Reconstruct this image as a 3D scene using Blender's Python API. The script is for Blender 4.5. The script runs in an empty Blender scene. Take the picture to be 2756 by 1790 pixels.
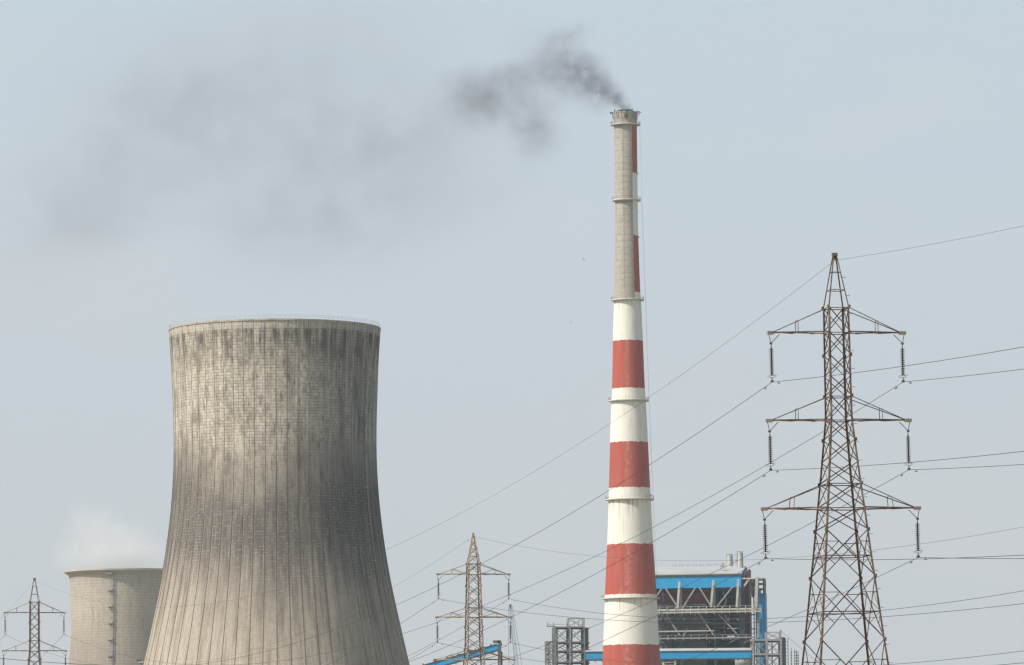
import bpy, math, random
from mathutils import Vector, Matrix
R = math.radians
random.seed(7)
scene = bpy.context.scene
col = scene.collection

# ------------------------------------------------------------------ camera
# telephoto from eye height; px/py below are pixels of the 2756 x 1790 photograph
F, CX, CY, HZ = 14000.0, 1378.0, 895.0, 2280.0
EYE = 1.7
TH = math.atan((HZ - CY) / F)
RO = R(0.5)
cf = Vector((0, math.cos(TH), math.sin(TH)))
cu = Vector((0, -math.sin(TH), math.cos(TH)))
cr = Vector((1, 0, 0))
cr2 = cr * math.cos(RO) - cu * math.sin(RO)
cu2 = cu * math.cos(RO) + cr * math.sin(RO)
cam_data = bpy.data.cameras.new('camera')
cam = bpy.data.objects.new('camera', cam_data)
col.objects.link(cam)
cam.matrix_world = Matrix(((cr2.x, cu2.x, -cf.x, 0), (cr2.y, cu2.y, -cf.y, 0), (cr2.z, cu2.z, -cf.z, EYE), (0, 0, 0, 1)))
cam_data.sensor_width = 36.0
cam_data.lens = F / 2756 * 36.0
cam_data.clip_start = 1.0
cam_data.clip_end = 30000
scene.camera = cam

def at(px, py, Y):
    """world point seen at a pixel of the photograph, Y metres ahead"""
    d = cr2 * ((px - CX) / F) - cu2 * ((py - CY) / F) + cf
    return Vector((0, 0, EYE)) + d * (Y / d.y)

# ------------------------------------------------------------------ sky, sun, exposure
SUN_EL, SUN_LEFT = 46.0, 63.0      # sun behind the camera, to the left
w = bpy.data.worlds.new('World')
scene.world = w
w.use_nodes = True
wn, wl = w.node_tree.nodes, w.node_tree.links
wn.clear()
sky = wn.new('ShaderNodeTexSky')
sky.sky_type = 'NISHITA'
sky.sun_disc = False
sky.sun_elevation = R(SUN_EL)
sky.sun_rotation = R(180 + SUN_LEFT)
sky.altitude = 0
sky.air_density = 1.0
sky.dust_density = 5.0
sky.ozone_density = 1.5
# milky veil low over the horizon that thins towards the zenith, with faint large cloudiness
tc = wn.new('ShaderNodeTexCoord')
mp = wn.new('ShaderNodeMapping'); mp.inputs['Scale'].default_value = (7, 7, 20)
nz = wn.new('ShaderNodeTexNoise'); nz.inputs['Scale'].default_value = 1.4; nz.inputs['Detail'].default_value = 4; nz.inputs['Roughness'].default_value = .5
sx_ = wn.new('ShaderNodeSeparateXYZ')
vf = wn.new('ShaderNodeMapRange'); vf.interpolation_type = 'SMOOTHSTEP'
for k_, v_ in zip((1, 2, 3, 4), (.12, .75, .93, .15)): vf.inputs[k_].default_value = v_
vr = wn.new('ShaderNodeMapRange')
for k_, v_ in zip((1, 2, 3, 4), (.03, .17, 0, 1)): vr.inputs[k_].default_value = v_
vc = wn.new('ShaderNodeMix'); vc.data_type = 'RGBA'
vc.inputs['A'].default_value = (6.95, 7.3, 7.55, 1); vc.inputs['B'].default_value = (6.6, 7.75, 8.7, 1)
cl = wn.new('ShaderNodeMapRange')
for k_, v_ in zip((1, 2, 3, 4), (.46, .72, 0, .30)): cl.inputs[k_].default_value = v_
vcl = wn.new('ShaderNodeMix'); vcl.data_type = 'RGBA'; vcl.inputs['B'].default_value = (7.9, 7.75, 7.7, 1)
mixv = wn.new('ShaderNodeMix'); mixv.data_type = 'RGBA'
bg = wn.new('ShaderNodeBackground'); bg.inputs['Strength'].default_value = 0.089
wo = wn.new('ShaderNodeOutputWorld')
wl.new(tc.outputs['Generated'], mp.inputs['Vector']); wl.new(mp.outputs[0], nz.inputs['Vector'])
wl.new(tc.outputs['Generated'], sx_.inputs[0])
wl.new(sx_.outputs[2], vf.inputs[0]); wl.new(sx_.outputs[2], vr.inputs[0]); wl.new(vr.outputs[0], vc.inputs['Factor'])
wl.new(nz.outputs['Fac'], cl.inputs[0]); wl.new(cl.outputs[0], vcl.inputs['Factor']); wl.new(vc.outputs['Result'], vcl.inputs['A'])
wl.new(vf.outputs[0], mixv.inputs['Factor'])
wl.new(sky.outputs[0], mixv.inputs['A']); wl.new(vcl.outputs['Result'], mixv.inputs['B']); wl.new(mixv.outputs['Result'], bg.inputs['Color'])
wl.new(bg.outputs[0], wo.inputs['Surface'])

sd = bpy.data.lights.new('sun', 'SUN')
sd.energy = 4.5
sd.angle = R(0.6)
sd.color = (1.0, .945, .86)
sun = bpy.data.objects.new('sun', sd)
col.objects.link(sun)
el, az = R(SUN_EL), R(SUN_LEFT)
tosun = Vector((-math.sin(az) * math.cos(el), -math.cos(az) * math.cos(el), math.sin(el)))
sun.rotation_euler = tosun.to_track_quat('Z', 'Y').to_euler()
scene.view_settings.view_transform = 'Standard'
scene.view_settings.look = 'None'
scene.view_settings.exposure = 0.0
scene.view_settings.gamma = 1.0
scene.cycles.max_bounces = 6
scene.cycles.diffuse_bounces = 2
scene.cycles.glossy_bounces = 2
scene.cycles.volume_bounces = 3
scene.cycles.transparent_max_bounces = 16
scene.cycles.volume_step_rate = 1.0
scene.cycles.volume_max_steps = 256
scene.cycles.use_denoising = True
scene.cycles.filter_width = 1.4 if hasattr(scene.cycles, 'filter_width') else 1.5

# ------------------------------------------------------------------ mesh helpers
class MB:
    def __init__(self):
        self.v = []; self.f = []; self.uv = None
    def quad(self, *pts):
        n = len(self.v); self.v += [tuple(p) for p in pts]; self.f.append(tuple(range(n, n + len(pts))))
    def prism(self, a, b, ring):
        """extrude a closed 2D ring of (s,t) offsets in the frame of a->b"""
        a, b = Vector(a), Vector(b); d = (b - a)
        if d.length < 1e-6: return
        d.normalize()
        up = Vector((0, 0, 1)) if abs(d.z) < .9 else Vector((0, 1, 0))
        s = d.cross(up).normalized(); t = s.cross(d)
        self.prism_st(a, b, ring, s, t)
    def prism_st(self, a, b, ring, s, t):
        n = len(self.v); k = len(ring)
        for p in (a, b):
            for (x, y) in ring: self.v.append(tuple(p + s * x + t * y))
        for i in range(k):
            j = (i + 1) % k
            self.f.append((n + i, n + j, n + k + j, n + k + i))
        self.f.append(tuple(n + i for i in reversed(range(k))))
        self.f.append(tuple(n + k + i for i in range(k)))
    def bar(self, a, b, w, h=None):
        h = h or w
        self.prism(a, b, [(-w / 2, -h / 2), (w / 2, -h / 2), (w / 2, h / 2), (-w / 2, h / 2)])
    def angle(self, a, b, w, toward=None, th=None):
        """L section; its open corner looks toward a point"""
        a, b = Vector(a), Vector(b); th = th or w * .14
        d = (b - a).normalized()
        if toward is None: toward = (a + b) / 2 + Vector((.3, .2, .5))
        q = Vector(toward) - (a + b) / 2; q = q - d * q.dot(d)
        if q.length < 1e-4: q = d.orthogonal()
        q.normalize(); p = d.cross(q)
        s = (q + p).normalized(); t = (q - p).normalized()
        ring = [(0, 0), (w, 0), (w, th), (th, th), (th, w), (0, w)]
        self.prism_st(a, b, ring, s, t)
    def tube(self, pts, r, n=6, cap=True):
        pts = [Vector(p) for p in pts]; base = len(self.v)
        rr = r if isinstance(r, (list, tuple)) else [r] * len(pts)
        for i, p in enumerate(pts):
            d = (pts[min(i + 1, len(pts) - 1)] - pts[max(i - 1, 0)]).normalized()
            up = Vector((0, 0, 1)) if abs(d.z) < .95 else Vector((0, 1, 0))
            s = d.cross(up).normalized(); t = s.cross(d)
            for k in range(n):
                a = 2 * math.pi * k / n
                self.v.append(tuple(p + (s * math.cos(a) + t * math.sin(a)) * rr[i]))
        for i in range(len(pts) - 1):
            for k in range(n):
                j = (k + 1) % n; o = base + i * n
                self.f.append((o + k, o + j, o + n + j, o + n + k))
        if cap:
            self.f.append(tuple(base + k for k in reversed(range(n))))
            o = base + (len(pts) - 1) * n
            self.f.append(tuple(o + k for k in range(n)))
    def box(self, x0, x1, y0, y1, z0, z1):
        n = len(self.v)
        for z in (z0, z1):
            self.v += [(x0, y0, z), (x1, y0, z), (x1, y1, z), (x0, y1, z)]
        self.f += [(n + 3, n + 2, n + 1, n), (n + 4, n + 5, n + 6, n + 7)]
        for i in range(4):
            j = (i + 1) % 4
            self.f.append((n + i, n + j, n + 4 + j, n + 4 + i))
    def lathe(self, prof, n=32, cx=0, cy=0, closed=False):
        base = len(self.v)
        for (r, z) in prof:
            for k in range(n):
                a = 2 * math.pi * k / n
                self.v.append((cx + r * math.cos(a), cy + r * math.sin(a), z))
        m = len(prof)
        for i in range(m if closed else m - 1):
            for k in range(n):
                j = (k + 1) % n; o = base + i * n; o2 = base + ((i + 1) % m) * n
                self.f.append((o + k, o + j, o2 + j, o2 + k))
        if not closed:
            if prof[0][0] > 1e-3: self.f.append(tuple(base + k for k in reversed(range(n))))
            if prof[-1][0] > 1e-3: self.f.append(tuple(base + (m - 1) * n + k for k in range(n)))
    def build(self, name, mat, parent=None, smooth=False, loc=None):
        me = bpy.data.meshes.new(name)
        me.from_pydata(self.v, [], self.f)
        if self.uv:
            lay = me.uv_layers.new(name='UVMap')
            for l in me.loops: lay.data[l.index].uv = self.uv[l.vertex_index]
        me.materials.append(mat)
        if smooth:
            me.polygons.foreach_set('use_smooth', [True] * len(me.polygons))
        me.update()
        o = bpy.data.objects.new(name, me)
        col.objects.link(o)
        if parent: o.parent = parent
        if loc is not None: o.location = loc
        return o

def tag(o, label=None, cat=None, group=None, kind=None):
    if label: o['label'] = label
    if cat: o['category'] = cat
    if group: o['group'] = group
    if kind: o['kind'] = kind
    return o

def empty(name, loc, rz=0, label=None, cat=None, group=None, kind=None):
    o = bpy.data.objects.new(name, None)
    o.empty_display_size = 1
    col.objects.link(o); o.location = loc; o.rotation_euler = (0, 0, rz)
    return tag(o, label, cat, group, kind)

def copy_tree(o, parent=None):
    c = o.copy(); col.objects.link(c); c.parent = parent
    for ch in [x for x in col.objects if x.parent == o]:
        copy_tree(ch, c)
    return c

def lerp(tab, x):
    if x <= tab[0][0]: return tab[0][1]
    for (a, b), (c, d) in zip(tab, tab[1:]):
        if x <= c: return b + (d - b) * (x - a) / (c - a)
    return tab[-1][1]

def smooth_tab(tab, x):
    """Catmull-Rom through (x, y) points"""
    if x <= tab[0][0]: return tab[0][1]
    if x >= tab[-1][0]: return tab[-1][1]
    for i in range(len(tab) - 1):
        if x <= tab[i + 1][0]:
            x0, y0 = tab[i]; x1, y1 = tab[i + 1]
            m0 = (y1 - tab[i - 1][1]) / (x1 - tab[i - 1][0]) if i > 0 else (y1 - y0) / (x1 - x0)
            m1 = (tab[i + 2][1] - y0) / (tab[i + 2][0] - x0) if i < len(tab) - 2 else (y1 - y0) / (x1 - x0)
            h = x1 - x0; t = (x - x0) / h
            return (2*t**3 - 3*t**2 + 1)*y0 + (t**3 - 2*t**2 + t)*h*m0 + (-2*t**3 + 3*t**2)*y1 + (t**3 - t**2)*h*m1

# ------------------------------------------------------------------ material helpers
class NT:
    def __init__(self, name):
        self.m = bpy.data.materials.new(name); self.m.use_nodes = True
        self.n = self.m.node_tree.nodes; self.l = self.m.node_tree.links
        self.n.clear()
        self.out = self.n.new('ShaderNodeOutputMaterial')
    def link(self, a, inp):
        if hasattr(a, 'is_output'): self.l.new(a, inp)
        elif a is not None: inp.default_value = a
    def math(self, op, a, b=None, c=None, clamp=False):
        x = self.n.new('ShaderNodeMath'); x.operation = op; x.use_clamp = clamp
        self.link(a, x.inputs[0])
        if b is not None: self.link(b, x.inputs[1])
        if c is not None: self.link(c, x.inputs[2])
        return x.outputs[0]
    def rng(self, a, i0, i1, o0=0., o1=1., smooth=False):
        x = self.n.new('ShaderNodeMapRange'); x.clamp = True
        if smooth: x.interpolation_type = 'SMOOTHSTEP'
        self.link(a, x.inputs[0])
        for k, v in zip((1, 2, 3, 4), (i0, i1, o0, o1)): x.inputs[k].default_value = v
        return x.outputs[0]
    def mix(self, f, a, b, mode='MIX'):
        x = self.n.new('ShaderNodeMix'); x.data_type = 'RGBA'; x.blend_type = mode
        self.link(f, x.inputs['Factor'])
        for s, k in ((a, 'A'), (b, 'B')):
            self.link(s if hasattr(s, 'is_output') or len(s) == 4 else (*s, 1), x.inputs[k])
        return x.outputs['Result']
    def noise(self, vec, scale, detail=3., rough=.55, w=None):
        x = self.n.new('ShaderNodeTexNoise')
        if vec is not None: self.l.new(vec, x.inputs['Vector'])
        x.inputs['Scale'].default_value = scale; x.inputs['Detail'].default_value = detail; x.inputs['Roughness'].default_value = rough
        return x.outputs['Fac']
    def white(self, vec):
        x = self.n.new('ShaderNodeTexWhiteNoise'); x.noise_dimensions = '3D'
        self.l.new(vec, x.inputs['Vector']); return x.outputs['Value']
    def ramp(self, f, stops):
        x = self.n.new('ShaderNodeValToRGB'); self.link(f, x.inputs[0])
        e = x.color_ramp.elements
        while len(e) < len(stops): e.new(.5)
        for k, (p, c) in enumerate(stops): e[k].position = p; e[k].color = (*c, 1) if len(c) == 3 else c
        return x.outputs['Color']
    def comb(self, a, b, c=0.):
        x = self.n.new('ShaderNodeCombineXYZ')
        for k, v in enumerate((a, b, c)): self.link(v, x.inputs[k])
        return x.outputs[0]
    def coord(self, k='Object'):
        x = self.n.new('ShaderNodeTexCoord'); return x.outputs[k]
    def sep(self, v):
        x = self.n.new('ShaderNodeSeparateXYZ'); self.l.new(v, x.inputs[0]); return x.outputs
    def vscale(self, v, s):
        x = self.n.new('ShaderNodeVectorMath'); x.operation = 'MULTIPLY'; self.l.new(v, x.inputs[0]); x.inputs[1].default_value = s
        return x.outputs[0]
    def surf(self, colr, rough=.85, metal=0., bump=None, bd=.05, spec=.3):
        p = self.n.new('ShaderNodeBsdfPrincipled')
        self.link(colr if hasattr(colr, 'is_output') or len(colr) == 4 else (*colr, 1), p.inputs['Base Color'])
        self.link(rough, p.inputs['Roughness']); p.inputs['Metallic'].default_value = metal
        p.inputs['Specular IOR Level'].default_value = spec
        if bump is not None:
            b = self.n.new('ShaderNodeBump'); b.inputs['Distance'].default_value = bd; b.inputs['Strength'].default_value = 1
            self.l.new(bump, b.inputs['Height']); self.l.new(b.outputs[0], p.inputs['Normal'])
        self.l.new(p.outputs[0], self.out.inputs['Surface'])
        return self.m

def weathered(name, c1, c2, scale=1.0, rough=.8, c3=None, amt3=.5, metal=0., streak=False):
    t = NT(name); co = t.coord()
    if streak: co = t.vscale(co, (1, 1, .15))
    n1 = t.noise(co, scale, 5, .6)
    c = t.mix(t.rng(n1, .38, .62), c1, c2)
    if c3:
        n2 = t.noise(co, scale * 3.1, 4, .6)
        c = t.mix(t.math('MULTIPLY', t.rng(n2, .52, .66), amt3), c, c3)
    return t.surf(c, rough, metal)

M = {}
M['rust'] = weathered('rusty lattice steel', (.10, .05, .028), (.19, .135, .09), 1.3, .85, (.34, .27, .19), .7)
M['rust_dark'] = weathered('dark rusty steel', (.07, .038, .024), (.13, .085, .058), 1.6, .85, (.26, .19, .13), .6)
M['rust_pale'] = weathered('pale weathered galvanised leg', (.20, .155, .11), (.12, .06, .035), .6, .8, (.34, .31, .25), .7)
M['tan_steel'] = weathered('tan galvanised steel with rust', (.42, .33, .22), (.30, .20, .12), .8, .75, (.13, .07, .04), .5)
M['tan_dark'] = weathered('brown bracing steel', (.17, .115, .075), (.27, .19, .12), 1.0, .8)
M['plate'] = weathered('weathered plate', (.24, .21, .16), (.33, .29, .22), 2, .8)
M['glaze'] = weathered('brown glazed insulator', (.03, .018, .013), (.055, .028, .018), 6, .35)
M['hardware'] = weathered('grey line hardware', (.07, .07, .07), (.12, .115, .11), 5, .6)
M['wire'] = weathered('aluminium conductor', (.05, .05, .052), (.07, .068, .066), .2, .6)
M['galv'] = weathered('galvanised railing', (.5, .5, .49), (.42, .42, .41), .5, .6)
M['steel_white'] = weathered('grey white painted steel', (.62, .60, .53), (.50, .48, .43), .25, .7, (.28, .24, .2), .45)
M['steel_grey'] = weathered('grey galvanised structural steel', (.10, .105, .11), (.15, .15, .148), .3, .7, (.05, .055, .065), .5)
M['steel_mid'] = weathered('mid grey structural steel', (.19, .195, .195), (.26, .26, .255), .3, .7, (.10, .10, .11), .45)
M['steel_pale'] = weathered('pale structural steel', (.30, .31, .31), (.38, .38, .37), .3, .7, (.15, .15, .15), .4)
M['dark_deck'] = weathered('dark deck plate', (.05, .055, .07), (.08, .08, .09), .3, .8)
M['concrete'] = weathered('pale concrete', (.42, .41, .37), (.5, .48, .43), .1, .85)
M['bird'] = weathered('dark plumage', (.03, .03, .03), (.05, .045, .04), 30, .8)

# ------------------------------------------------------------------ ground
t = NT('dry ground'); co = t.coord()
g1 = t.noise(co, .02, 6, .6); g2 = t.noise(co, .6, 4, .6)
c = t.mix(t.rng(g1, .4, .6), (.20, .165, .11), (.10, .115, .05)); c = t.mix(t.rng(g2, .35, .65, 0, .5), c, (.27, .23, .17))
mg = t.surf(c, .95, bump=g2, bd=.1)
b = MB(); b.quad((-3900, -3900, 0), (3900, -3900, 0), (3900, 3900, 0), (-3900, 3900, 0))
tag(b.build('ground', mg), kind='structure')

# ------------------------------------------------------------------ cooling towers
def uv_lathe(prof, angs, rfun):
    """prof: list of (r,z); angs: list of (degree, radial offset key). returns MB with uv=(deg/360, z/100)"""
    b = MB(); uv = []
    n = len(angs)
    for (r, z) in prof:
        for (a, k) in angs:
            rr = rfun(r, z, k); ar = R(a)
            b.v.append((rr * math.sin(ar), -rr * math.cos(ar), z)); uv.append(((a) / 360.0, z / 100.0))
    for i in range(len(prof) - 1):
        for k in range(n - 1):
            o = i * n
            b.f.append((o + k, o + k + 1, o + n + k + 1, o + n + k))
    b.uv = uv
    return b

NR = 60
def tower_profile(D, pts, cx):
    out = []
    for (y, hw) in pts:
        out.append((at(cx, y, D).z, hw * D / F))
    out.sort()
    return out

# concrete of the near tower. angle 0 faces the camera, +right
def tower_mat(name, near):
    t = NT(name)
    s = t.sep(t.coord('UV')); u = t.math('MULTIPLY', s[0], float(NR)); v = t.math('MULTIPLY', s[1], 100.0)
    obj = t.coord('Object')
    LIFT = .86 if near else 1.6
    row = t.math('DIVIDE', v, LIFT); fr = t.math('FRACT', row); ir = t.math('FLOOR', row)
    u4 = t.math('MULTIPLY', u, 4.0); jit = t.white(t.comb(ir, 3.3, 1.))
    u4 = t.math('ADD', u4, t.math('MULTIPLY', t.math('SUBTRACT', jit, .5), .12))
    fc = t.math('FRACT', u4); ic = t.math('FLOOR', u4)
    cell = t.white(t.comb(ic, ir, 0.)); cell2 = t.white(t.comb(ic, ir, 7.))
    low = t.noise(t.vscale(obj, (.045, .045, .02)), 1., 4, .6)
    st = t.noise(t.comb(t.math('MULTIPLY', u, 1.6), t.math('MULTIPLY', v, .035), 0.), 1.0, 6, .65)      # vertical streaks
    stf = t.noise(t.comb(t.math('MULTIPLY', u, 7.0), t.math('MULTIPLY', v, .08), 4.), 1.0, 4, .6)
    blot = t.noise(t.comb(t.math('MULTIPLY', u, .9), t.math('MULTIPLY', v, .11), 9.), 1.0, 5, .6)
    fine = t.noise(obj, 1.1, 5, .7)
    if near:
        zz = t.math('ADD', v, t.math('MULTIPLY', t.math('SUBTRACT', low, .5), 40.))
        zz = t.math('ADD', zz, t.math('MULTIPLY', t.math('SUBTRACT', st, .5), 30.))
        f = t.math('DIVIDE', zz, 160.)
        base = t.ramp(f, [(0., (.54, .475, .38)), (.30, (.52, .455, .365)), (.41, (.44, .385, .31)), (.485, (.30, .265, .22)), (.56, (.175, .154, .134)),
                          (.645, (.18, .16, .138)), (.70, (.40, .36, .295)), (.75, (.72, .655, .54)), (.87, (.68, .62, .505)), (1., (.64, .59, .48))])
        mul = lambda f_, c_: t.mix(f_, base, c_, 'MULTIPLY')
        deg = t.math('MULTIPLY', s[0], 360.)
        up = t.rng(v, 84., 112., 0, 1)
        # dark growth below the rim and soft blotches over the upper half
        rimb = t.math('MULTIPLY', t.rng(v, 138., 147.5, 0, 1), t.rng(v, 148.6, 149.2, 1, 0))
        dk = t.math('MULTIPLY', rimb, t.rng(t.math('ADD', t.math('MULTIPLY', st, .6), t.math('MULTIPLY', blot, .4)), .43, .55))
        base = mul(dk, (.26, .26, .27))
        base = mul(t.math('MULTIPLY', t.rng(blot, .52, .64), up), (.56, .55, .53))
        base = mul(t.math('MULTIPLY', t.rng(t.noise(t.comb(t.math('MULTIPLY', u, 2.6), t.math('MULTIPLY', v, .16), 21.), 1.0, 4, .65), .57, .66), up), (.45, .44, .43))
        # bluish shade of the right flank painted in, broken up by run-down streaks
        flank_shade = t.math('MULTIPLY', t.rng(deg, 14., 46., 0, 1, True), t.rng(deg, 60., 75., 1, .55))
        base = mul(t.math('MULTIPLY', t.math('MULTIPLY', flank_shade, t.rng(v, 60., 100., .45, 1.)), t.rng(st, .36, .58, .5, 1.)), (.40, .44, .52))
        base = mul(t.rng(st, .47, .62, 0, 1.), (.74, .73, .72))
        base = mul(t.rng(stf, .52, .66, 0, 1.), (.80, .79, .78))
        base = t.mix(t.math('MULTIPLY', t.rng(stf, .46, .34), .22), base, (.62, .57, .47))
    else:
        f = t.math('DIVIDE', t.math('ADD', v, t.math('MULTIPLY', t.math('SUBTRACT', low, .5), 30.)), 160.)
        base = t.ramp(f, [(0., (.30, .25, .215)), (.5, (.31, .26, .225)), (.70, (.42, .36, .29)), (.82, (.56, .49, .40)), (1., (.50, .45, .38))])
        base = t.mix(t.math('MULTIPLY', t.rng(st, .5, .68), .45), base, (.26, .235, .21))
        base = t.mix(t.math('MULTIPLY', t.rng(stf, .45, .25), .5), base, (.68, .62, .52))
    # shutter board cells
    base = t.mix(t.math('MULTIPLY', t.rng(cell, 0., 1., 0., .42), t.rng(v, 80., 118., .3, 1.) if near else .5), base, (.20, .18, .15))
    gate = t.rng(cell2, .1, .6, .25, 1.)
    hl = t.math('MULTIPLY', t.math('LESS_THAN', fr, .24), gate)
    vl = t.math('MULTIPLY', t.math('LESS_THAN', fc, .10), gate)
    ln = t.math('MAXIMUM', hl, vl)
    upl = t.rng(v, 98., 120., 0., .55) if near else t.math('MULTIPLY', .36, t.rng(v, 40., 110., .4, 1.))
    base = t.mix(t.math('MULTIPLY', ln, upl), base, (.13, .115, .095))
    if near:
        dash = t.math('MULTIPLY', t.math('LESS_THAN', fr, .14), t.math('GREATER_THAN', cell2, .62))
        dz = t.math('MULTIPLY', t.rng(v, 66., 84., 0, 1), t.rng(v, 104., 116., 1, 0))
        base = t.mix(t.math('MULTIPLY', t.math('MULTIPLY', dash, dz), .55), base, (.48, .45, .39))
        # dark joint stain along every rib, and a painted catch of light beside it
        fu = t.math('FRACT', u)
        jl = t.math('MULTIPLY', t.math('GREATER_THAN', fu, .475), t.math('LESS_THAN', fu, .525))
        base = t.mix(t.math('MULTIPLY', jl, t.rng(v, 95., 125., .6, .2)), base, (.06, .055, .05))
        jr = t.math('MULTIPLY', t.math('GREATER_THAN', fu, .53), t.math('LESS_THAN', fu, .575))
        base = t.mix(t.math('MULTIPLY', jr, t.rng(v, 95., 140., .25, .75)), base, (.66, .61, .52))
        # pale cast rim band, chipped and stained
        base = t.mix(t.math('MULTIPLY', t.rng(v, 149.2, 149.7, 0, 1), t.rng(stf, .42, .58, .85, .0)), base, (.60, .56, .47))
    base = t.mix(t.rng(fine, .35, .65, 0., 1.), base, (.84, .84, .84), 'MULTIPLY')
    if near: base = t.mix(1., base, (1.0, .992, 1.01), 'MULTIPLY')
    return t.surf(base, .92, bump=t.math('SUBTRACT', fine, t.math('MULTIPLY', ln, .6)), bd=.04, spec=.15)

def ring_rail(R0, z0, h, n, r=.03, rails=(1., .5), a0=0, a1=360):
    b = MB()
    full = a1 - a0 >= 360
    for k in range(n if full else n + 1):
        a = R(a0 + (a1 - a0) * k / n)
        b.bar((R0 * math.sin(a), -R0 * math.cos(a), z0), (R0 * math.sin(a), -R0 * math.cos(a), z0 + h), r * 1.6)
    m = max(n, 48)
    for q in rails:
        pts = [(R0 * math.sin(R(a0 + (a1 - a0) * k / m)), -R0 * math.cos(R(a0 + (a1 - a0) * k / m)), z0 + h * q) for k in range(m + 1)]
        for p, p2 in zip(pts, pts[1:]): b.bar(p, p2, r * 1.3)
    return b

def surface_ladder(prof, ang, z0, z1, gap, seg, wd, bar, land):
    """caged ladder that climbs the curved shell; landings stick out to the left"""
    b = MB(); a = R(ang)
    er = Vector((math.sin(a), -math.cos(a), 0)); et = Vector((math.cos(a), math.sin(a), 0))
    z = z0; prev = None
    while z < z1:
        rr = smooth_tab(prof, z) + gap
        p = er * rr + Vector((0, 0, z))
        if prev is not None:
            for sx in (-wd / 2, wd / 2): b.bar(prev + et * sx, p + et * sx, bar)
        b.bar(p - et * wd / 2, p + et * wd / 2, bar)
        prev = p; z += seg
    zz = z0 + land[0] / 2
    while zz < z1:
        rr = smooth_tab(prof, zz)
        c0 = er * (rr + land[1] / 2) + Vector((0, 0, zz)) - et * land[2] * .35
        b.bar(c0 - et * land[2] / 2, c0 + et * land[2] / 2, land[1], land[3])
        zz += land[0]
    return b

def cooling_tower(root, D, prof, mat, near):
    zt = prof[-1][0]
    P = []
    z = 0.
    while z < zt - 1.2: P.append((smooth_tab(prof, z), z)); z += 2.5
    P += [(smooth_tab(prof, zt - 1.0), zt - 1.0), (smooth_tab(prof, zt), zt)]
    if near:
        angs = []
        pd = 360. / NR
        for k in range(NR):
            a = -180 + k * pd
            for q, o in ((0, 0), (.25, 0), (.475, 0), (.480, 1), (.515, 1), (.52, 0), (.75, 0)): angs.append((a + q * pd, o))
        angs.append((180., 0))
        b = uv_lathe(P, angs, lambda r, z, k: r + .11 * k)
    else:
        angs = [(-180 + 3 * k, 0) for k in range(121)]
        b = uv_lathe(P, angs, lambda r, z, k: r)
    b.build('shell', mat, root, smooth=not near)
    ib = uv_lathe([(r - .35, z) for (r, z) in P], [(-180 + 6 * k, 0) for k in range(61)], lambda r, z, k: r)
    ib.f = [tuple(reversed(q)) for q in ib.f]
    ib.build('inner_wall', mat, root, smooth=True)
    rt = smooth_tab(prof, zt)
    cap = MB()
    if near:
        cap.lathe([(rt - .6, zt - .5), (rt + .16, zt - .5), (rt + .16, zt), (rt - .6, zt)], 120, closed=True)
    else:
        cap.lathe([(rt - .6, zt - 2.2), (rt + .1, zt - 2.0), (rt + 1.9, zt - .9), (rt + 1.9, zt), (rt - .6, zt)], 120, closed=True)
    cap.build('rim', M['rim_near' if near else 'rim_far'], root)
    return rt, zt

t = NT('cast rim concrete'); co = t.coord(); n1 = t.noise(co, .35, 5, .7); n2 = t.noise(co, 1.5, 4, .6)
M['rim_near'] = t.surf(t.mix(t.rng(n2, .4, .7, 0, .5), t.mix(t.rng(n1, .45, .62), (.50, .46, .385), (.27, .25, .22)), (.2, .18, .16)), .9)
M['rim_far'] = weathered('rim concrete', (.52, .47, .39), (.44, .40, .33), .2, .9)

DN = 1500.
near_prof = tower_profile(DN, [(886, 285.5), (962, 280), (1059, 275.8), (1156, 272.8), (1250, 273.2), (1355, 279.6), (1460, 291.7), (1564, 308.5), (1669, 330.5), (1790, 357.5)], 742)
near_prof = [(0, 52.5), (22, 46.0)] + near_prof
tn = empty('cooling_tower', (-68.75, DN, 0), 0, 'large near cooling tower of stained grey concrete with fine vertical ribs', 'cooling tower', 'hyperbolic cooling towers of the power station')
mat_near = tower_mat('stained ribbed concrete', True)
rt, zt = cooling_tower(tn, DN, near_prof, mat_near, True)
ring_rail(rt - .15, zt, 1.15, 130, .035, (1., .55)).build('railing', M['galv'], tn)
surface_ladder(near_prof, 64, 4, zt, .35, 1.3, .4, .09, (10.6, .35, 2.0, .18)).build('ladder', M['steel_pale'], tn)

DB = 2811.
bp = at(332, 1533, DB)
back_prof = tower_profile(DB, [(1537, 150), (1560, 144.5), (1600, 142.3), (1645, 140.5), (1700, 140), (1764, 144), (1790, 146.5)], 332)
back_prof = [(0, 44.), (50, 36.)] + back_prof
tb = empty('cooling_tower', (bp.x, DB, 0), 0, 'smaller far cooling tower with a projecting rim and zigzag ladder, hazy blue', 'cooling tower', 'hyperbolic cooling towers of the power station')
cooling_tower(tb, DB, back_prof, tower_mat('hazy tower concrete', False), False)
zb = back_prof[-1][0]
surface_ladder(back_prof, -8, 4, zb, 1.0, 1.6, 1.0, .26, (33 * DB / F * 1.33, 1.6, 2.6, .8)).build('ladder', M['steel_pale'], tb)

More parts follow.
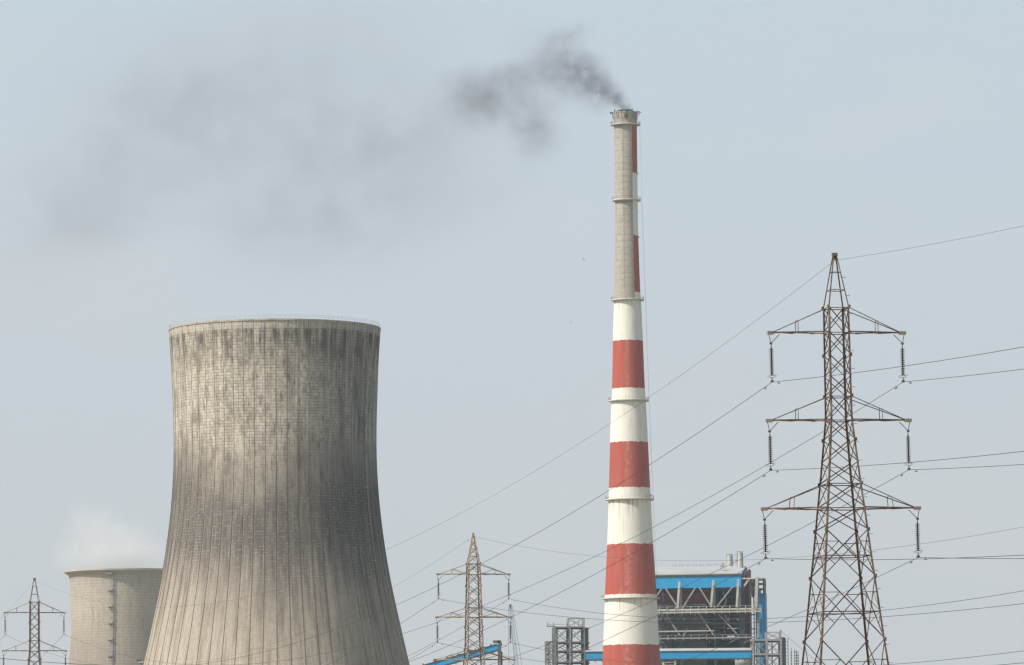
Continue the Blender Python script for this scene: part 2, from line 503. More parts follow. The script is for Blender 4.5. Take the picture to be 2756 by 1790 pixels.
# ------------------------------------------------------------------ chimney
DC = 1945.
cz = lambda y: at(1690, y, DC).z
ch_tab = sorted([(cz(303), 32.0), (cz(335), 30.9), (cz(343), 30.7), (cz(457), 30.7), (cz(604), 30.7), (cz(638), 31.3), (cz(715), 33), (cz(793), 35.3), (cz(819), 36.9), (cz(917), 40.7),
                 (cz(1044), 44.4), (cz(1123), 48.6), (cz(1191), 51.3), (cz(1313), 55.7), (cz(1465), 62), (cz(1603), 69.6), (cz(1738), 75.6), (cz(1790), 78)])
ch_tab = [(0, 14.6), (30, 12.8)] + [(z, r * DC / F) for z, r in ch_tab]
CHX = 43.52
cr_ = empty('chimney', (CHX, DC, 0), 0, 'tall tapering concrete chimney with red and white bands, trailing dark smoke', 'chimney')
t = NT('banded chimney'); s = t.sep(t.coord('UV')); deg = t.math('MULTIPLY', s[0], 360.); v = t.math('MULTIPLY', s[1], 100.)
obj = t.coord()
wob = t.noise(t.comb(t.math('MULTIPLY', deg, .06), t.math('MULTIPLY', v, .0), 0.), 1., 3, .6)
wob2 = t.noise(t.comb(t.math('MULTIPLY', deg, .35), 0., 5.), 1., 3, .6)
vw = t.math('ADD', v, t.math('ADD', t.math('MULTIPLY', t.math('SUBTRACT', wob, .5), 1.6), t.math('MULTIPLY', t.math('SUBTRACT', wob2, .5), .35)))
bands = [(404, 292), (681, 549), (904, 793), (1135, 1029), (1383, 1266), (1640, 1500)]
red = None
for (lo, hi) in bands:
    m_ = t.math('MULTIPLY', t.math('GREATER_THAN', vw, cz(lo * 1.158)), t.math('LESS_THAN', vw, cz(hi * 1.158)))
    red = m_ if red is None else t.math('MAXIMUM', red, m_)
st = t.noise(t.comb(t.math('MULTIPLY', deg, .09), t.math('MULTIPLY', v, .03), 0.), 1., 5, .6)
st2 = t.noise(t.comb(t.math('MULTIPLY', deg, .25), t.math('MULTIPLY', v, .05), 3.), 1., 4, .6)
fine = t.noise(obj, .9, 5, .65)
white = t.mix(t.rng(st2, .42, .68, 0, .45), (.83, .80, .71), (.66, .63, .55))
white = t.mix(t.math('MULTIPLY', t.rng(st, .60, .74), .4), white, (.40, .38, .34))
redc = t.mix(t.rng(st, .4, .62), (.46, .082, .048), (.40, .066, .044))
# chalked strip left by the painters, left of centre
d0 = t.math('MULTIPLY', t.rng(deg, -16., -13., 0, 1), t.rng(deg, -6., 12., 1, 0))
patch = t.noise(t.comb(t.math('MULTIPLY', deg, .12), t.math('MULTIPLY', v, .6), 1.), 1., 4, .6)
redc = t.mix(t.math('MULTIPLY', t.math('MULTIPLY', d0, t.rng(patch, .40, .62)), .42), redc, (.62, .36, .30))
fad = t.noise(t.comb(t.math('MULTIPLY', deg, .05), t.math('MULTIPLY', v, .09), 8.), 1., 5, .65)
redc = t.mix(t.rng(fad, .45, .66, 0, .45), redc, (.27, .06, .05))
redc = t.mix(t.rng(st2, .56, .70, 0, .30), redc, (.56, .26, .21))
lift = t.math('LESS_THAN', t.math('FRACT', t.math('DIVIDE', v, 1.25)), .16)
redc = t.mix(t.math('MULTIPLY', lift, .12), redc, (.2, .05, .04))
paint = t.mix(red, white, redc)
drip = None
for y_ in (336, 539.5, 808, 1079, 1345, 1611):
    zc_ = cz(y_); q_ = t.math('MULTIPLY', t.math('LESS_THAN', v, zc_), t.rng(v, zc_ - 7.5, zc_ - .5, 0, 1))
    drip = q_ if drip is None else t.math('MAXIMUM', drip, q_)
dn = t.noise(t.comb(t.math('MULTIPLY', deg, .33), t.math('MULTIPLY', v, .012), 17.), 1., 3, .6)
paint = t.mix(t.math('MULTIPLY', t.math('MULTIPLY', drip, t.rng(dn, .53, .62)), .7), paint, (.20, .17, .14))
paint = t.mix(t.math('MULTIPLY', t.rng(fad, .56, .70), .28), paint, (.40, .37, .32))
# unpainted concrete above the third platform, left of ~34 degrees
rowi = t.math('FLOOR', t.math('DIVIDE', v, 2.45)); fr_ = t.math('FRACT', t.math('DIVIDE', v, 2.45))
ci = t.math('FLOOR', t.math('DIVIDE', deg, 15.)); fc_ = t.math('FRACT', t.math('DIVIDE', t.math('ADD', deg, 7.), 30.))
cell = t.white(t.comb(ci, rowi, 0.))
conc = t.mix(t.rng(cell, 0, 1, 0, .35), (.47, .43, .36), (.36, .325, .27))
conc = t.mix(t.rng(fine, .42, .62, 0, .7), conc, (.33, .305, .26))
conc = t.mix(t.math('MULTIPLY', t.math('LESS_THAN', fr_, .14), t.rng(cell, .2, .8, .2, .75)), conc, (.26, .23, .19))
conc = t.mix(t.math('MULTIPLY', t.math('LESS_THAN', fc_, .045), .5), conc, (.28, .25, .21))
conc = t.mix(t.rng(v, cz(790), cz(690), .45, 0), conc, (.40, .345, .28))
edge = t.math('ADD', deg, t.math('MULTIPLY', t.math('SUBTRACT', t.noise(t.comb(v, 0., 0.), .5, 2, .5), .5), 3.))
ism = t.math('MULTIPLY', t.math('GREATER_THAN', v, cz(806)), t.math('MAXIMUM', t.math('LESS_THAN', edge, 33.), t.math('GREATER_THAN', v, cz(336))))
base = t.mix(ism, paint, conc)
base = t.mix(t.rng(fine, .35, .75, 0, .12), base, (.3, .27, .23))
mch = t.surf(base, .7, bump=fine, bd=.03, spec=.25)
P = []
z = 0.; top = cz(303)
while z < top: P.append((smooth_tab(ch_tab, z), z)); z += 2.0
P.append((smooth_tab(ch_tab, top), top))
angs = [(-180 + 3.75 * k, 0) for k in range(97)]
b = uv_lathe(P, angs, lambda r, z, k: r); b.build('shaft', mch, cr_, smooth=True)
rtop = P[-1][0]
b = MB(); b.lathe([(rtop - .9, top - 6), (rtop - .9, top + .02), (rtop + .12, top + .02), (rtop + .12, top - .35), (rtop - .3, top - .4)], 96); b.build('lip', M['concrete'], cr_)
b = MB(); b.lathe([(rtop - 1.6, top - 10), (rtop - 1.6, top + .9), (rtop - 1.8, top + .9), (rtop - 1.8, top - 10)], 48); b.build('flue', M['steel_grey'], cr_)
t = NT('painted gallery steel'); co = t.coord()
M['gallery'] = t.surf(t.mix(t.rng(t.noise(co, .8, 4, .6), .45, .65, 0, .5), (.66, .62, .53), (.40, .35, .28)), .7)
for k, (y, ov) in enumerate([(336, 1.35), (539.5, 1.2), (808, 1.25), (1079, 1.2), (1345, 1.25), (1611, 1.25)]):
    zc = cz(y); rr = smooth_tab(ch_tab, zc)
    b = MB(); b.lathe([(rr - .02, zc - .42), (rr + ov * .9, zc - .22), (rr + ov, zc - .22), (rr + ov, zc + .12), (rr - .02, zc + .12)], 96)
    pf = b.build('platform', M['gallery'], cr_)
    ring_rail(rr + ov - .1, zc + .12, 1.1, 40, .03).build('railing', M['steel_grey'], pf)
# davits, brackets and lightning rods around the crown
for k in range(14):
    a = R(360 * k / 14 + 9 + random.uniform(-6, 6)); er = Vector((math.sin(a), -math.cos(a), 0)); up = Vector((0, 0, 1))
    ln = random.choice([1.3, 1.9, 1.6]); hb = random.uniform(-.2, .25)
    b = MB()
    p0 = er * (rtop - .2) + up * (top + hb); p1 = er * (rtop + ln) + up * (top + hb + random.uniform(-.25, .15))
    b.bar(p0, p1, .16); b.bar(er * (rtop + .05) + up * (top - 2.8), er * (rtop + ln * .6) + up * (top + hb), .14)
    if k % 2: b.tube([er * rtop + up * (top - .3), er * rtop + up * (top + random.uniform(1.0, 1.7))], .06, 6)
    b.box(p1.x - .14, p1.x + .14, p1.y - .14, p1.y + .14, p1.z - .2, p1.z + .18)
    b.build('davit', M['rust_dark'], cr_)
z1_ = cz(336)
b = MB()
hd = er = Vector((0, -1, 0)) * (rtop + .15)
b.box(-.42, .42, hd.y - .4, hd.y, top - 2.2, top - 1.1); b.bar((0, hd.y - .2, top - 3.2), (0, hd.y - .2, top + .6), .18)
b.build('hoist_motor', M['rust_dark'], cr_)
# hoist ropes hanging off the right of the top platform
for (x0, y0_, x1, y1_) in ((1722, 338, 1768, 1700), (1726, 540, 1773, 1700)):
    p0 = at(x0, y0_, DC - 3) - Vector((CHX, DC, 0)); p1 = at(x1, y1_, DC - 3) - Vector((CHX, DC, 0))
    pe = p0 + (p1 - p0) * (p0.z / (p0.z - p1.z))
    b = MB(); b.tube([p0, p1, pe], .022, 4); b.build('hoist_rope', M['wire'], cr_)
b = MB(); b.tube([(-1.3, -smooth_tab(ch_tab, z_) - .04, z_) for z_ in range(210, 276, 5)], .05, 4)
b.build('lightning_conductor', M['steel_pale'], cr_)
# aircraft warning lamps under the platforms
for (y, sx) in ((470, 1), (640, 1), (1335, 1), (1338, -1)):
    zc = cz(y); rr = smooth_tab(ch_tab, zc)
    b = MB(); a = R(78 * sx); x_, y_ = math.sin(a) * (rr + .25), -math.cos(a) * (rr + .25)
    b.box(x_ - .25, x_ + .25, y_ - .25, y_ + .25, zc - .15, zc + .1); b.tube([(x_, y_, zc + .1), (x_, y_, zc + .55)], [.17, .12], 8)
    b.build('warning_lamp', M['steel_white'], cr_)

# ------------------------------------------------------------------ lattice pylons
def pylon(root, hs, panels, big, arms, peak_z, peak_rings, peak_x, mats, detail=True, extra_diag=False, leg_w=.14, br_w=.062):
    """hs: half side by height; panels: X-braced node heights (top to bottom); big: tall panels with secondary bracing"""
    H = lambda z: lerp(hs, z)
    corner = lambda sx, sy, z: Vector((sx * H(z), sy * H(z), z))
    top = panels[0]
    # four legs, each a member of its own
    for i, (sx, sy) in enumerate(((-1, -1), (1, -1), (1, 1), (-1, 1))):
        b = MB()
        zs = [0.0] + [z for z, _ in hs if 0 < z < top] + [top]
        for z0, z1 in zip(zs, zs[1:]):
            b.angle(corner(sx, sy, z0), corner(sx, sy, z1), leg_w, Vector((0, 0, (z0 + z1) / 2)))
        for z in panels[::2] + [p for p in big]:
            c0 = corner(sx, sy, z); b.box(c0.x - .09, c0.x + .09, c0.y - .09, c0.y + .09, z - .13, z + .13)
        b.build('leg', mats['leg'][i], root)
    # face bracing
    b = MB(); faces = [((-1, -1), (1, -1)), ((1, -1), (1, 1)), ((1, 1), (-1, 1)), ((-1, 1), (-1, -1))]
    for (c0, c1) in faces:
        for z0, z1 in zip(panels, panels[1:]):
            b.angle(corner(*c0, z0), corner(*c1, z1), br_w, Vector((0, 0, z0))); b.angle(corner(*c1, z0), corner(*c0, z1), br_w, Vector((0, 0, z0)))
        for z0, z1 in zip(big, big[1:]):
            A, B, C_, D_ = corner(*c0, z0), corner(*c1, z0), corner(*c1, z1), corner(*c0, z1)
            b.angle(A, C_, br_w * 1.1, Vector((0, 0, z0))); b.angle(B, D_, br_w * 1.1, Vector((0, 0, z0)))
            zm = (z0 * .44 + z1 * .56); L_, R_ = corner(*c0, zm), corner(*c1, zm)
            b.angle(L_, R_, br_w * .9, Vector((0, 0, zm)))
            # secondary struts from the quarter points of the diagonals to the legs
            for (P0, P1, leg) in ((A, C_, c0), (B, D_, c1)):
                q = P0 + (P1 - P0) * .25
                b.angle(q, corner(*leg, zm), br_w * .7, Vector((0, 0, zm)))
                b.angle(q, corner(*leg, z0 + (z1 - z0) * .25), br_w * .7, Vector((0, 0, zm)))
                q = P0 + (P1 - P0) * .75; other = c1 if leg == c0 else c0
                b.angle(q, corner(*other, zm), br_w * .7, Vector((0, 0, zm)))
    for z in [a['z1'] for a in arms] + [a['z0'] for a in arms]:
        for (c0, c1) in faces: b.angle(corner(*c0, z), corner(*c1, z), br_w, Vector((0, 0, z - 1)))
    b.build('bracing', mats['brace'], root)
    # peak
    b = MB()
    pk = lambda sx, sy, q: Vector((sx * peak_x + (sx * H(top) - sx * peak_x) * q, sy * peak_x + (sy * H(top) - sy * peak_x) * q, peak_z + (top - peak_z) * q))
    for (sx, sy) in ((-1, -1), (1, -1), (1, 1), (-1, 1)): b.angle(pk(sx, sy, 0), pk(sx, sy, 1), br_w * 1.35, Vector((0, 0, top)))
    for q in peak_rings:
        for (c0, c1) in faces: b.angle(pk(*c0, q), pk(*c1, q), br_w, Vector((0, 0, top)))
    if extra_diag:
        qs = [0.0] + list(peak_rings) + [1.0]
        for q0, q1 in zip(qs, qs[1:]):
            for (c0, c1) in faces:
                b.angle(pk(*c0, q0), pk(*c1, q1), br_w * .8); b.angle(pk(*c1, q0), pk(*c0, q1), br_w * .8)
    b.box(-peak_x - .05, peak_x + .05, -peak_x - .05, peak_x + .05, peak_z - .12, peak_z + .1)
    b.tube([(0, 0, peak_z - .1), (0, 0, peak_z - .42)], .06, 6)
    b.build('peak', mats['peak'], root)
    # crossarms
    for a in arms:
        z0, z1, L = a['z0'], a['z1'], a['L']
        for sx in (-1, 1):
            b = MB(); tip = Vector((sx * L, 0, z0))
            f1, f2 = Vector((sx * H(z0), -H(z0), z0)), Vector((sx * H(z0), H(z0), z0))
            t1, t2 = Vector((sx * H(z1), -H(z1), z1)), Vector((sx * H(z1), H(z1), z1))
            for (p, w_) in ((f1, 1.35), (f2, 1.35), (t1, 1.0), (t2, 1.0)): b.angle(tip, p, br_w * w_, Vector((0, 0, (z0 + z1) / 2)))
            q = .53
            for f_, t_ in ((f1, t1), (f2, t2)):
                pb, pt = f_.lerp(tip, q), t_.lerp(tip, q)
                b.angle(pb, pt, br_w * .8)
                if extra_diag: b.angle(pt, f_, br_w * .8)
            b.angle(t1.lerp(tip, q), t2.lerp(tip, q), br_w * .7)
            k = 5
            for i in range(k):
                aa, bb = (f1, f2) if i % 2 == 0 else (f2, f1)
                b.angle(aa.lerp(tip, i / k), bb.lerp(tip, (i + 1) / k), br_w * .75, Vector((0, 0, z0 - 3)))
            arm = b.build('crossarm', mats['arm'], root)
            b = MB(); b.box(tip.x - .24, tip.x + .24, -.16, .16, z0 - .12, z0 + .12); b.build('tip_plate', mats['plate'], arm)
            # hanger and insulator string
            b = MB(); y0 = z0 - .12; yoke = Vector((tip.x - sx * .02, 0, z0 - .78))
            b.tube([(tip.x + sx * .12, 0, y0), yoke], .028, 5); b.tube([(tip.x - sx * .68, 0, y0), yoke], .028, 5)
            b.box(yoke.x - .10, yoke.x + .10, -.03, .03, yoke.z - .08, yoke.z + .07)
            b.build('hanger', M['hardware'], root); b = MB()
            x = yoke.x - sx * .02; zt_ = z0 - 1.0; drop = a.get('drop', 3.8)
            zb_ = z0 - drop
            b.tube([(x, 0, zb_ + .35), (x, 0, zb_ + .02)], .035, 6)
            b.prism((x, -.16, zb_), (x, .16, zb_), [(-.05, -.05), (.05, -.05), (.09, .05), (.03, .14), (-.03, .14), (-.09, .05)])
            # arcing horns
            for s2 in (-1, 1):
                b.tube([(x, 0, zb_ + .30), (x + s2 * .16, 0, zb_ + .30), (x + s2 * .30, 0, zb_ + .38 + .05 * s2), (x + s2 * .36, 0, zb_ + .50 + .06 * s2), (x + s2 * .27, 0, zb_ + .48 + .05 * s2), (x + s2 * .12, 0, zb_ + .40)], .014, 4)
            clamp_b = b
            nd = 13; zl = zb_ + .45; pr = []
            pit = (zt_ - .12 - zl) / nd
            pr.append((.0, zl)); 
            for i in range(nd):
                zc_ = zl + pit * i
                pr += [(.045, zc_ + .008), (.165, zc_ + .015), (.165, zc_ + .06), (.06, zc_ + .08), (.045, zc_ + pit * .97)]
            pr += [(.06, zt_ - .12), (.025, zt_ + .02), (.025, yoke.z - .05), (0, yoke.z - .05)]
            b = MB(); b.lathe(pr, 12, cx=x)
            st_ = b.build('insulator_string', M['glaze'], root, smooth=False)
            clamp_b.build('clamp', M['hardware'], st_)
            a['hang%+d' % sx] = Vector((x, 0, zb_ - .02))
    if detail:
        b = MB(); b.tube([(0, 0, 0), (.26, -.02, 0)], .018, 4)
        first = None; z = 8.
        while z < peak_z - .8:
            c0 = corner(1, -1, z) if z < top else pk(1, -1, (peak_z - z) / (peak_z - top))
            if first is None: first = b.build('step_bolt', M['hardware'], root, loc=c0)
            else:
                c = first.copy(); col.objects.link(c); c.parent = root; c.location = c0
            z += 1.35

ZA = lambda y, D: EYE + (HZ - y) * D / F
hs1 = [(0, 4.05), (15.5, 2.55), (16.8, 2.40), (19.7, 2.11), (22.9, 1.78), (26.45, 1.44), (28.2, 1.26), (31.4, .97), (32.9, .84), (34.6, .82), (39.3, .80), (41.1, .785)]
pan1 = [41.1, 39.3, 37.6, 36.05, 34.6, 32.9, 31.4, 29.75, 28.2, 26.45, 24.8]
big1 = [24.8, 21.4, 16.8, 11.0, 4.5, 0.0]
zfix = lambda z: z if z < 5 else z - .18 - .0052 * (41.1 - z)
hs1 = [(zfix(z), h) for z, h in hs1]; pan1 = [zfix(z) for z in pan1]; big1 = [zfix(z) for z in big1]
def arms1(): return [dict(z0=39.05, z1=40.88, L=5.02, drop=3.6), dict(z0=32.6, z1=34.36, L=5.28, drop=3.62), dict(z0=26.14, z1=27.93, L=5.82, drop=3.6)]
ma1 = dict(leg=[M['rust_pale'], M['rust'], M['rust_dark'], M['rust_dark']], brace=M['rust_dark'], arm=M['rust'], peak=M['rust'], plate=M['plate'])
AZ = R(12)
GP = 'lattice pylons carrying the power lines'
p1 = empty('pylon', (24.22, 380, 0), AZ, 'large rusty lattice pylon nearest the camera, right of the chimney', 'pylon', GP)
A1 = arms1(); pylon(p1, hs1, pan1, big1, A1, 44.85, [.33, .67], .13, ma1)
p1.rotation_euler = (0, -R(.6), AZ)
p3 = copy_tree(p1)
lp = at(93.0, 1557, 880); p3.location = (lp.x, 880, lp.z - 44.85); p3.rotation_euler = (0, 0, AZ)
tag(p3, 'dark lattice pylon at the left edge before the far cooling tower', 'pylon')

hs2 = [(0, 4.0), (23, 1.55), (27.2, 1.27), (28.8, 1.13), (33.45, 1.02), (39.3, .88), (40.7, .83)]
pan2 = [40.7, 39.3, 37.6, 36.1, 34.7, 33.45, 31.9, 30.3, 28.8, 27.6, 25.7, 23.0]
big2 = [23.0, 19.0, 14.0, 8.0, 0.0]
A2 = [dict(z0=39.17, z1=40.65, L=4.98, drop=3.35), dict(z0=33.25, z1=34.6, L=5.17, drop=3.45), dict(z0=27.42, z1=28.7, L=5.52, drop=3.45)]
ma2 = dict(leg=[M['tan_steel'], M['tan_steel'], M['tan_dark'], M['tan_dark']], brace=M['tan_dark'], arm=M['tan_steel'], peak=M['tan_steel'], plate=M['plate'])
p2 = empty('pylon', (-5.6, 717, 0), AZ, 'small tan lattice pylon between the near cooling tower and the chimney', 'pylon', GP)
pylon(p2, hs2, pan2, big2, A2, 44.8, [.27, .5, .75], .07, ma2, detail=False, extra_diag=True, leg_w=.16, br_w=.075)
bpy.context.view_layer.update()

# ------------------------------------------------------------------ overhead line conductors
def cable(name, label, pts_groups, r, mat, dampers, group):
    b = MB()
    for pts in pts_groups: b.tube(pts, r, 5)
    o = b.build(name, mat)
    tag(o, label, 'cable', group)
    for (p, dr) in dampers:
        d = MB()
        dr = dr.normalized()
        c = p + Vector((0, 0, -.13))
        d.tube([p, c], .022, 4); d.tube([c - dr * .2, c + dr * .2], .012, 4)
        for s_ in (-1, 1): d.tube([c + dr * s_ * .13, c + dr * s_ * .24], .042, 6)
        d.build('vibration_damper', M['hardware'], o)
    return o

def span(p, q, bcoef, n=60):
    L = (q - p).xy.length
    return [Vector((p.x + (q.x - p.x) * i / n, p.y + (q.y - p.y) * i / n, p.z + (q.z - p.z) * i / n - bcoef * L * L * (i / n) * (1 - i / n))) for i in range(n + 1)]
def damp(pts, dist):
    s_ = 0
    for a, c in zip(pts, pts[1:]):
        l = (c - a).length
        if s_ + l > dist: return (a.lerp(c, (dist - s_) / l), c - a)
        s_ += l
back = Vector((math.sin(AZ), -math.cos(AZ), 0))     # toward and past the camera, to the right
away = -back
def hang(root, a, sx): return root.matrix_world @ a['hang%+d' % sx]
lv = ('top', 'middle', 'bottom')
for i in range(3):
    for sx in (-1, 1):
        h1 = hang(p1, A1[i], sx); h3 = hang(p3, A1[i], sx)
        # copied arms share the geometry of the near pylon
        bn = ((.000185, .000182, .000169), (.000180, .000175, .000168))[sx > 0][i]
        l_ = span(h1, h3, bn, 90)
        far = h3 + away * 420 + Vector((0, 0, -4)); l2 = span(h3, far, .0002, 40)
        near = h1 + back * 360 + Vector((0, 0, 1.0)); l3 = span(h1, near, .000187 if i < 2 else .000185, 60)
        cable('conductor', 'power cable hung from the %s %s insulator of the large rusty pylon' % (lv[i], 'left' if sx < 0 else 'right'),
              [l_, l2, l3], .02, M['wire'], [damp(l_, 1.9), damp(l3, 1.9), damp(span(h3, h1, bn, 90), 2.4), damp(l2, 2.4)], 'conductors of the near power line')
g1 = p1.matrix_world @ Vector((0, 0, 44.4)); g3 = p3.matrix_world @ Vector((0, 0, 44.5))
cable('earth_wire', 'thin earth wire running over the peak of the large rusty pylon',
      [span(g1, g3, .000197, 90), span(g3, g3 + away * 420 + Vector((0, 0, -3)), .0002, 40), span(g1, g1 + back * 360, .0002, 60)], .0115, M['wire'], [], None)
for i in range(3):
    for sx in (-1, 1):
        h2 = hang(p2, A2[i], sx)
        l_ = span(h2, h2 + away * 430 + Vector((0, 0, -2)), .00018, 60)
        r_ = span(h2, h2 + back * 480 + Vector((0, 0, ((-9.5, -7.6, -7.), (2., 1.8, 1.8))[sx > 0][i])), ((.00014, .000144, .000145), (.0002, .000191, .00019))[sx > 0][i], 70)
        cable('conductor', 'power cable hung from the %s %s insulator of the small tan pylon' % (lv[i], 'left' if sx < 0 else 'right'),
              [l_, r_], .025, M['wire'], [damp(l_, 3.4), damp(r_, 3.4)], 'conductors of the far power line')
g2 = p2.matrix_world @ Vector((0, 0, 44.4))
cable('earth_wire', 'faint earth wire running over the peak of the small tan pylon',
      [span(g2, g2 + away * 430, .00018, 50), span(g2, g2 + back * 480 + Vector((0, 0, -4.4)), .000206, 70)], .015, M['wire'], [damp(span(g2, g2 + away * 430, .00018, 50), 3.4)], None)
# a dark line crossing low in front of the left pylon
pa = at(-140, 1757, 560); pb = at(260, 1789.5, 640); pc = at(600, 1900, 760)
pp = [pa.lerp(pb, i / 10) + Vector((0, 0, -.5 * 4 * (i / 10) * (1 - i / 10) * .35)) for i in range(11)] + [pb.lerp(pc, i / 10) for i in range(1, 11)]
cable('conductor', 'dark cable crossing low in front of the left edge pylon at the bottom corner', [pp], .03, M['wire'], [], None)

# ------------------------------------------------------------------ structural frames
def frame_grid(b, xs, ys, zs, cw, bw, brace=True, skip=None, slabs=None):
    for x in xs:
        for y in ys: b.box(x - cw / 2, x + cw / 2, y - cw / 2, y + cw / 2, zs[0], zs[-1])
    for k, z in enumerate(zs[1:]):
        for y in ys: b.box(xs[0] - cw / 2 - .01, xs[-1] + cw / 2 + .01, y - bw * .4, y + bw * .4, z - bw, z - .003 * (k + 1))
        for x in xs: b.box(x - bw * .38, x + bw * .38, ys[0], ys[-1], z - bw * .9, z - .02 - .003 * k)
    if brace:
        for z0, z1 in zip(zs, zs[1:]):
            for j, y in enumerate((ys[0], ys[-1])):
                for i, (x0, x1) in enumerate(zip(xs, xs[1:])):
                    if skip and (i + j) % 3 == skip: continue
                    b.bar((x0, y, z0), (x1, y, z1 - bw), .22); b.bar((x1, y + .02, z0), (x0, y + .02, z1 - bw), .22)
            for x in (xs[0], xs[-1]):
                for (y0, y1) in zip(ys, ys[1:]):
                    b.bar((x, y0, z0), (x, y1, z1 - bw), .22); b.bar((x + .02, y1, z0), (x + .02, y0, z1 - bw), .22)

t = NT('blue sheet cladding'); co = t.coord()
blue = t.mix(t.rng(t.noise(t.vscale(co, (1, 1, .2)), .35, 4, .6), .35, .7, 0, .5), (.018, .33, .66), (.03, .40, .70))
rib_ = t.math('SINE', t.math('MULTIPLY', t.sep(co)[0], 8.))
M['blue'] = t.surf(blue, .5, bump=rib_, bd=.02)
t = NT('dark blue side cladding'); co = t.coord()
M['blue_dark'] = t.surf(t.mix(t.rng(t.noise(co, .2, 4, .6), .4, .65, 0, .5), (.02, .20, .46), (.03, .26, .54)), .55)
M['teal'] = weathered('teal grey boiler casing', (.03, .055, .072), (.045, .075, .09), .15, .7)
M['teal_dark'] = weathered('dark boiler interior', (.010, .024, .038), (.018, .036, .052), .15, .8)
M['maroon'] = weathered('maroon casing', (.16, .03, .06), (.20, .035, .065), .12, .7)
M['maroon2'] = weathered('maroon painted duct', (.11, .022, .026), (.17, .032, .03), .12, .6)
M['roof'] = weathered('white sheet roofing', (.40, .42, .415), (.47, .485, .48), .1, .5)
M['panel'] = weathered('grey boiler lagging', (.11, .11, .115), (.17, .17, .17), .15, .7, (.06, .06, .07), .6)
M['silver'] = weathered('aluminium clad vessel', (.42, .42, .40), (.52, .51, .48), .2, .4, (.3, .29, .27), .4)

# boiler house -----------------------------------------------------------
DBH = 2050.
SC = DBH / F
ROT = -R(8.5)
o0 = at(1993, 1556, DBH)
bh = empty('boiler_house', (o0.x, DBH, 0), ROT, 'open steel boiler house with white roof and blue cladding behind the chimney', 'building')
Xp = lambda px: (px - 1993) * SC / math.cos(ROT)
zs_ = lambda x, y: (at(x, y, DBH).z)
bx_ = lambda zx: 1740 + zx / 4.987
by_ = lambda zy: 1480 + zy / 4.987
def PX(zx): return Xp(bx_(zx))                       # zoom-crop x -> local metre
def PZ(zy): return EYE + (HZ - by_(zy) + .0087 * (1993 - 1378)) * SC
LX = -46.; BD = 33.
ze, zr = PZ(380), PZ(256)
b = MB()     # gabled roof sheet with thickness
for (ya, za, yb, zb_) in ((-.6, ze - .05, BD / 2, zr), (BD / 2, zr, BD + .6, ze - .05)):
    b.quad((LX, ya, za), (.5, ya, za), (.5, yb, zb_), (LX, yb, zb_)); b.quad((LX, yb, zb_ - .35), (.5, yb, zb_ - .35), (.5, ya, za - .35), (LX, ya, za - .35))
b.quad((LX, -.6, ze - .4), (.5, -.6, ze - .4), (.5, -.6, ze - .05), (LX, -.6, ze - .05))
b.quad((.5, -.6, ze - .4), (.5, BD / 2, zr - .35), (.5, BD / 2, zr), (.5, -.6, ze - .05))
b.quad((.5, BD / 2, zr - .35), (.5, BD + .6, ze - .4), (.5, BD + .6, ze - .05), (.5, BD / 2, zr))
b.build('roof', M['roof'], bh)
b = MB(); b.box(LX, .3, -.75, -.5, ze - .95, ze - .42); b.build('gutter', M['rust_dark'], bh)
zb0 = PZ(572)
b = MB(); b.box(LX, .25, -.3, .0, zb0, ze - .42); b.build('front_cladding', M['blue'], bh)
b = MB()
b.v = [(.26, 0, zb0 - .3), (.26, BD, zb0 - 2.5), (.26, BD, ze - .4), (.26, BD / 2, zr - .4), (.26, 0, ze - .4), (.0, 0, zb0 - .3), (.0, BD, zb0 - 2.5), (.0, BD, ze - .4), (.0, BD / 2, zr - .4), (.0, 0, ze - .4)]
b.f = [(0, 1, 2, 3, 4), (9, 8, 7, 6, 5), (5, 6, 1, 0), (6, 7, 2, 1), (7, 8, 3, 2), (8, 9, 4, 3), (9, 5, 0, 4)]
b.build('gable_cladding', M['blue_dark'], bh)
b = MB(); b.box(LX, -.2, BD - .3, BD, zb0 - 6, ze - .5); b.build('rear_cladding', M['blue_dark'], bh)
# ridge handrail with small vents
b = MB(); x = PX(280)
while x < PX(935):
    l = random.uniform(1.4, 2.4); yy = BD / 2
    b.box(x, x + l, yy - .12, yy + .12, zr + .62, zr + .86)
    for q in (.1, .5, .9): b.box(x + l * q - .07, x + l * q + .07, yy - .07, yy + .07, zr - .05, zr + .62)
    x += l + random.uniform(.5, .9)
b.build('ridge_walkway', M['steel_pale'], bh)
# roof vent stacks
for (xa, xb, yt_, yb_, dy) in ((1022, 1100, 108, 245, 17), (1132, 1180, 92, 245, 21), (1180, 1252, 82, 262, 13)):
    xc, rr = (PX(xa) + PX(xb)) / 2, (PX(xb) - PX(xa)) / 2
    z0, z1 = PZ(yb_) - 2, PZ(yt_)
    b = MB(); b.lathe([(rr * .95, z0), (rr, z0 + (z1 - z0) * .35), (rr, z0 + (z1 - z0) * .38), (rr * .86, z1 - .5), (rr * .9, z1), (rr * .8, z1), (rr * .8, z1 - .6)], 20, cx=xc, cy=dy)
    ve = b.build('vent_stack', M['silver'], bh, smooth=False)
    b = MB(); b.bar((xc - rr * 1.2, dy - .3, z1 + .35), (xc + rr * 1.1, dy + .2, z1 + .35), .16); b.bar((xc, dy, z1 - .2), (xc, dy, z1 + .5), .12)
    for q in (-1, 1): b.bar((xc + q * rr, dy - .2, z0), (xc + q * rr, dy - .2, z1 + .3), .12)
    b.build('davit', M['steel_grey'], ve)
b = MB(); xc = PX(1000); yq = 5.
for (dx, dy) in ((-.7, -.5), (.7, -.5), (.7, .5), (-.7, .5)): b.bar((xc + dx, yq + dy, PZ(330)), (xc + dx * .7, yq + dy * .7, PZ(262)), .2)
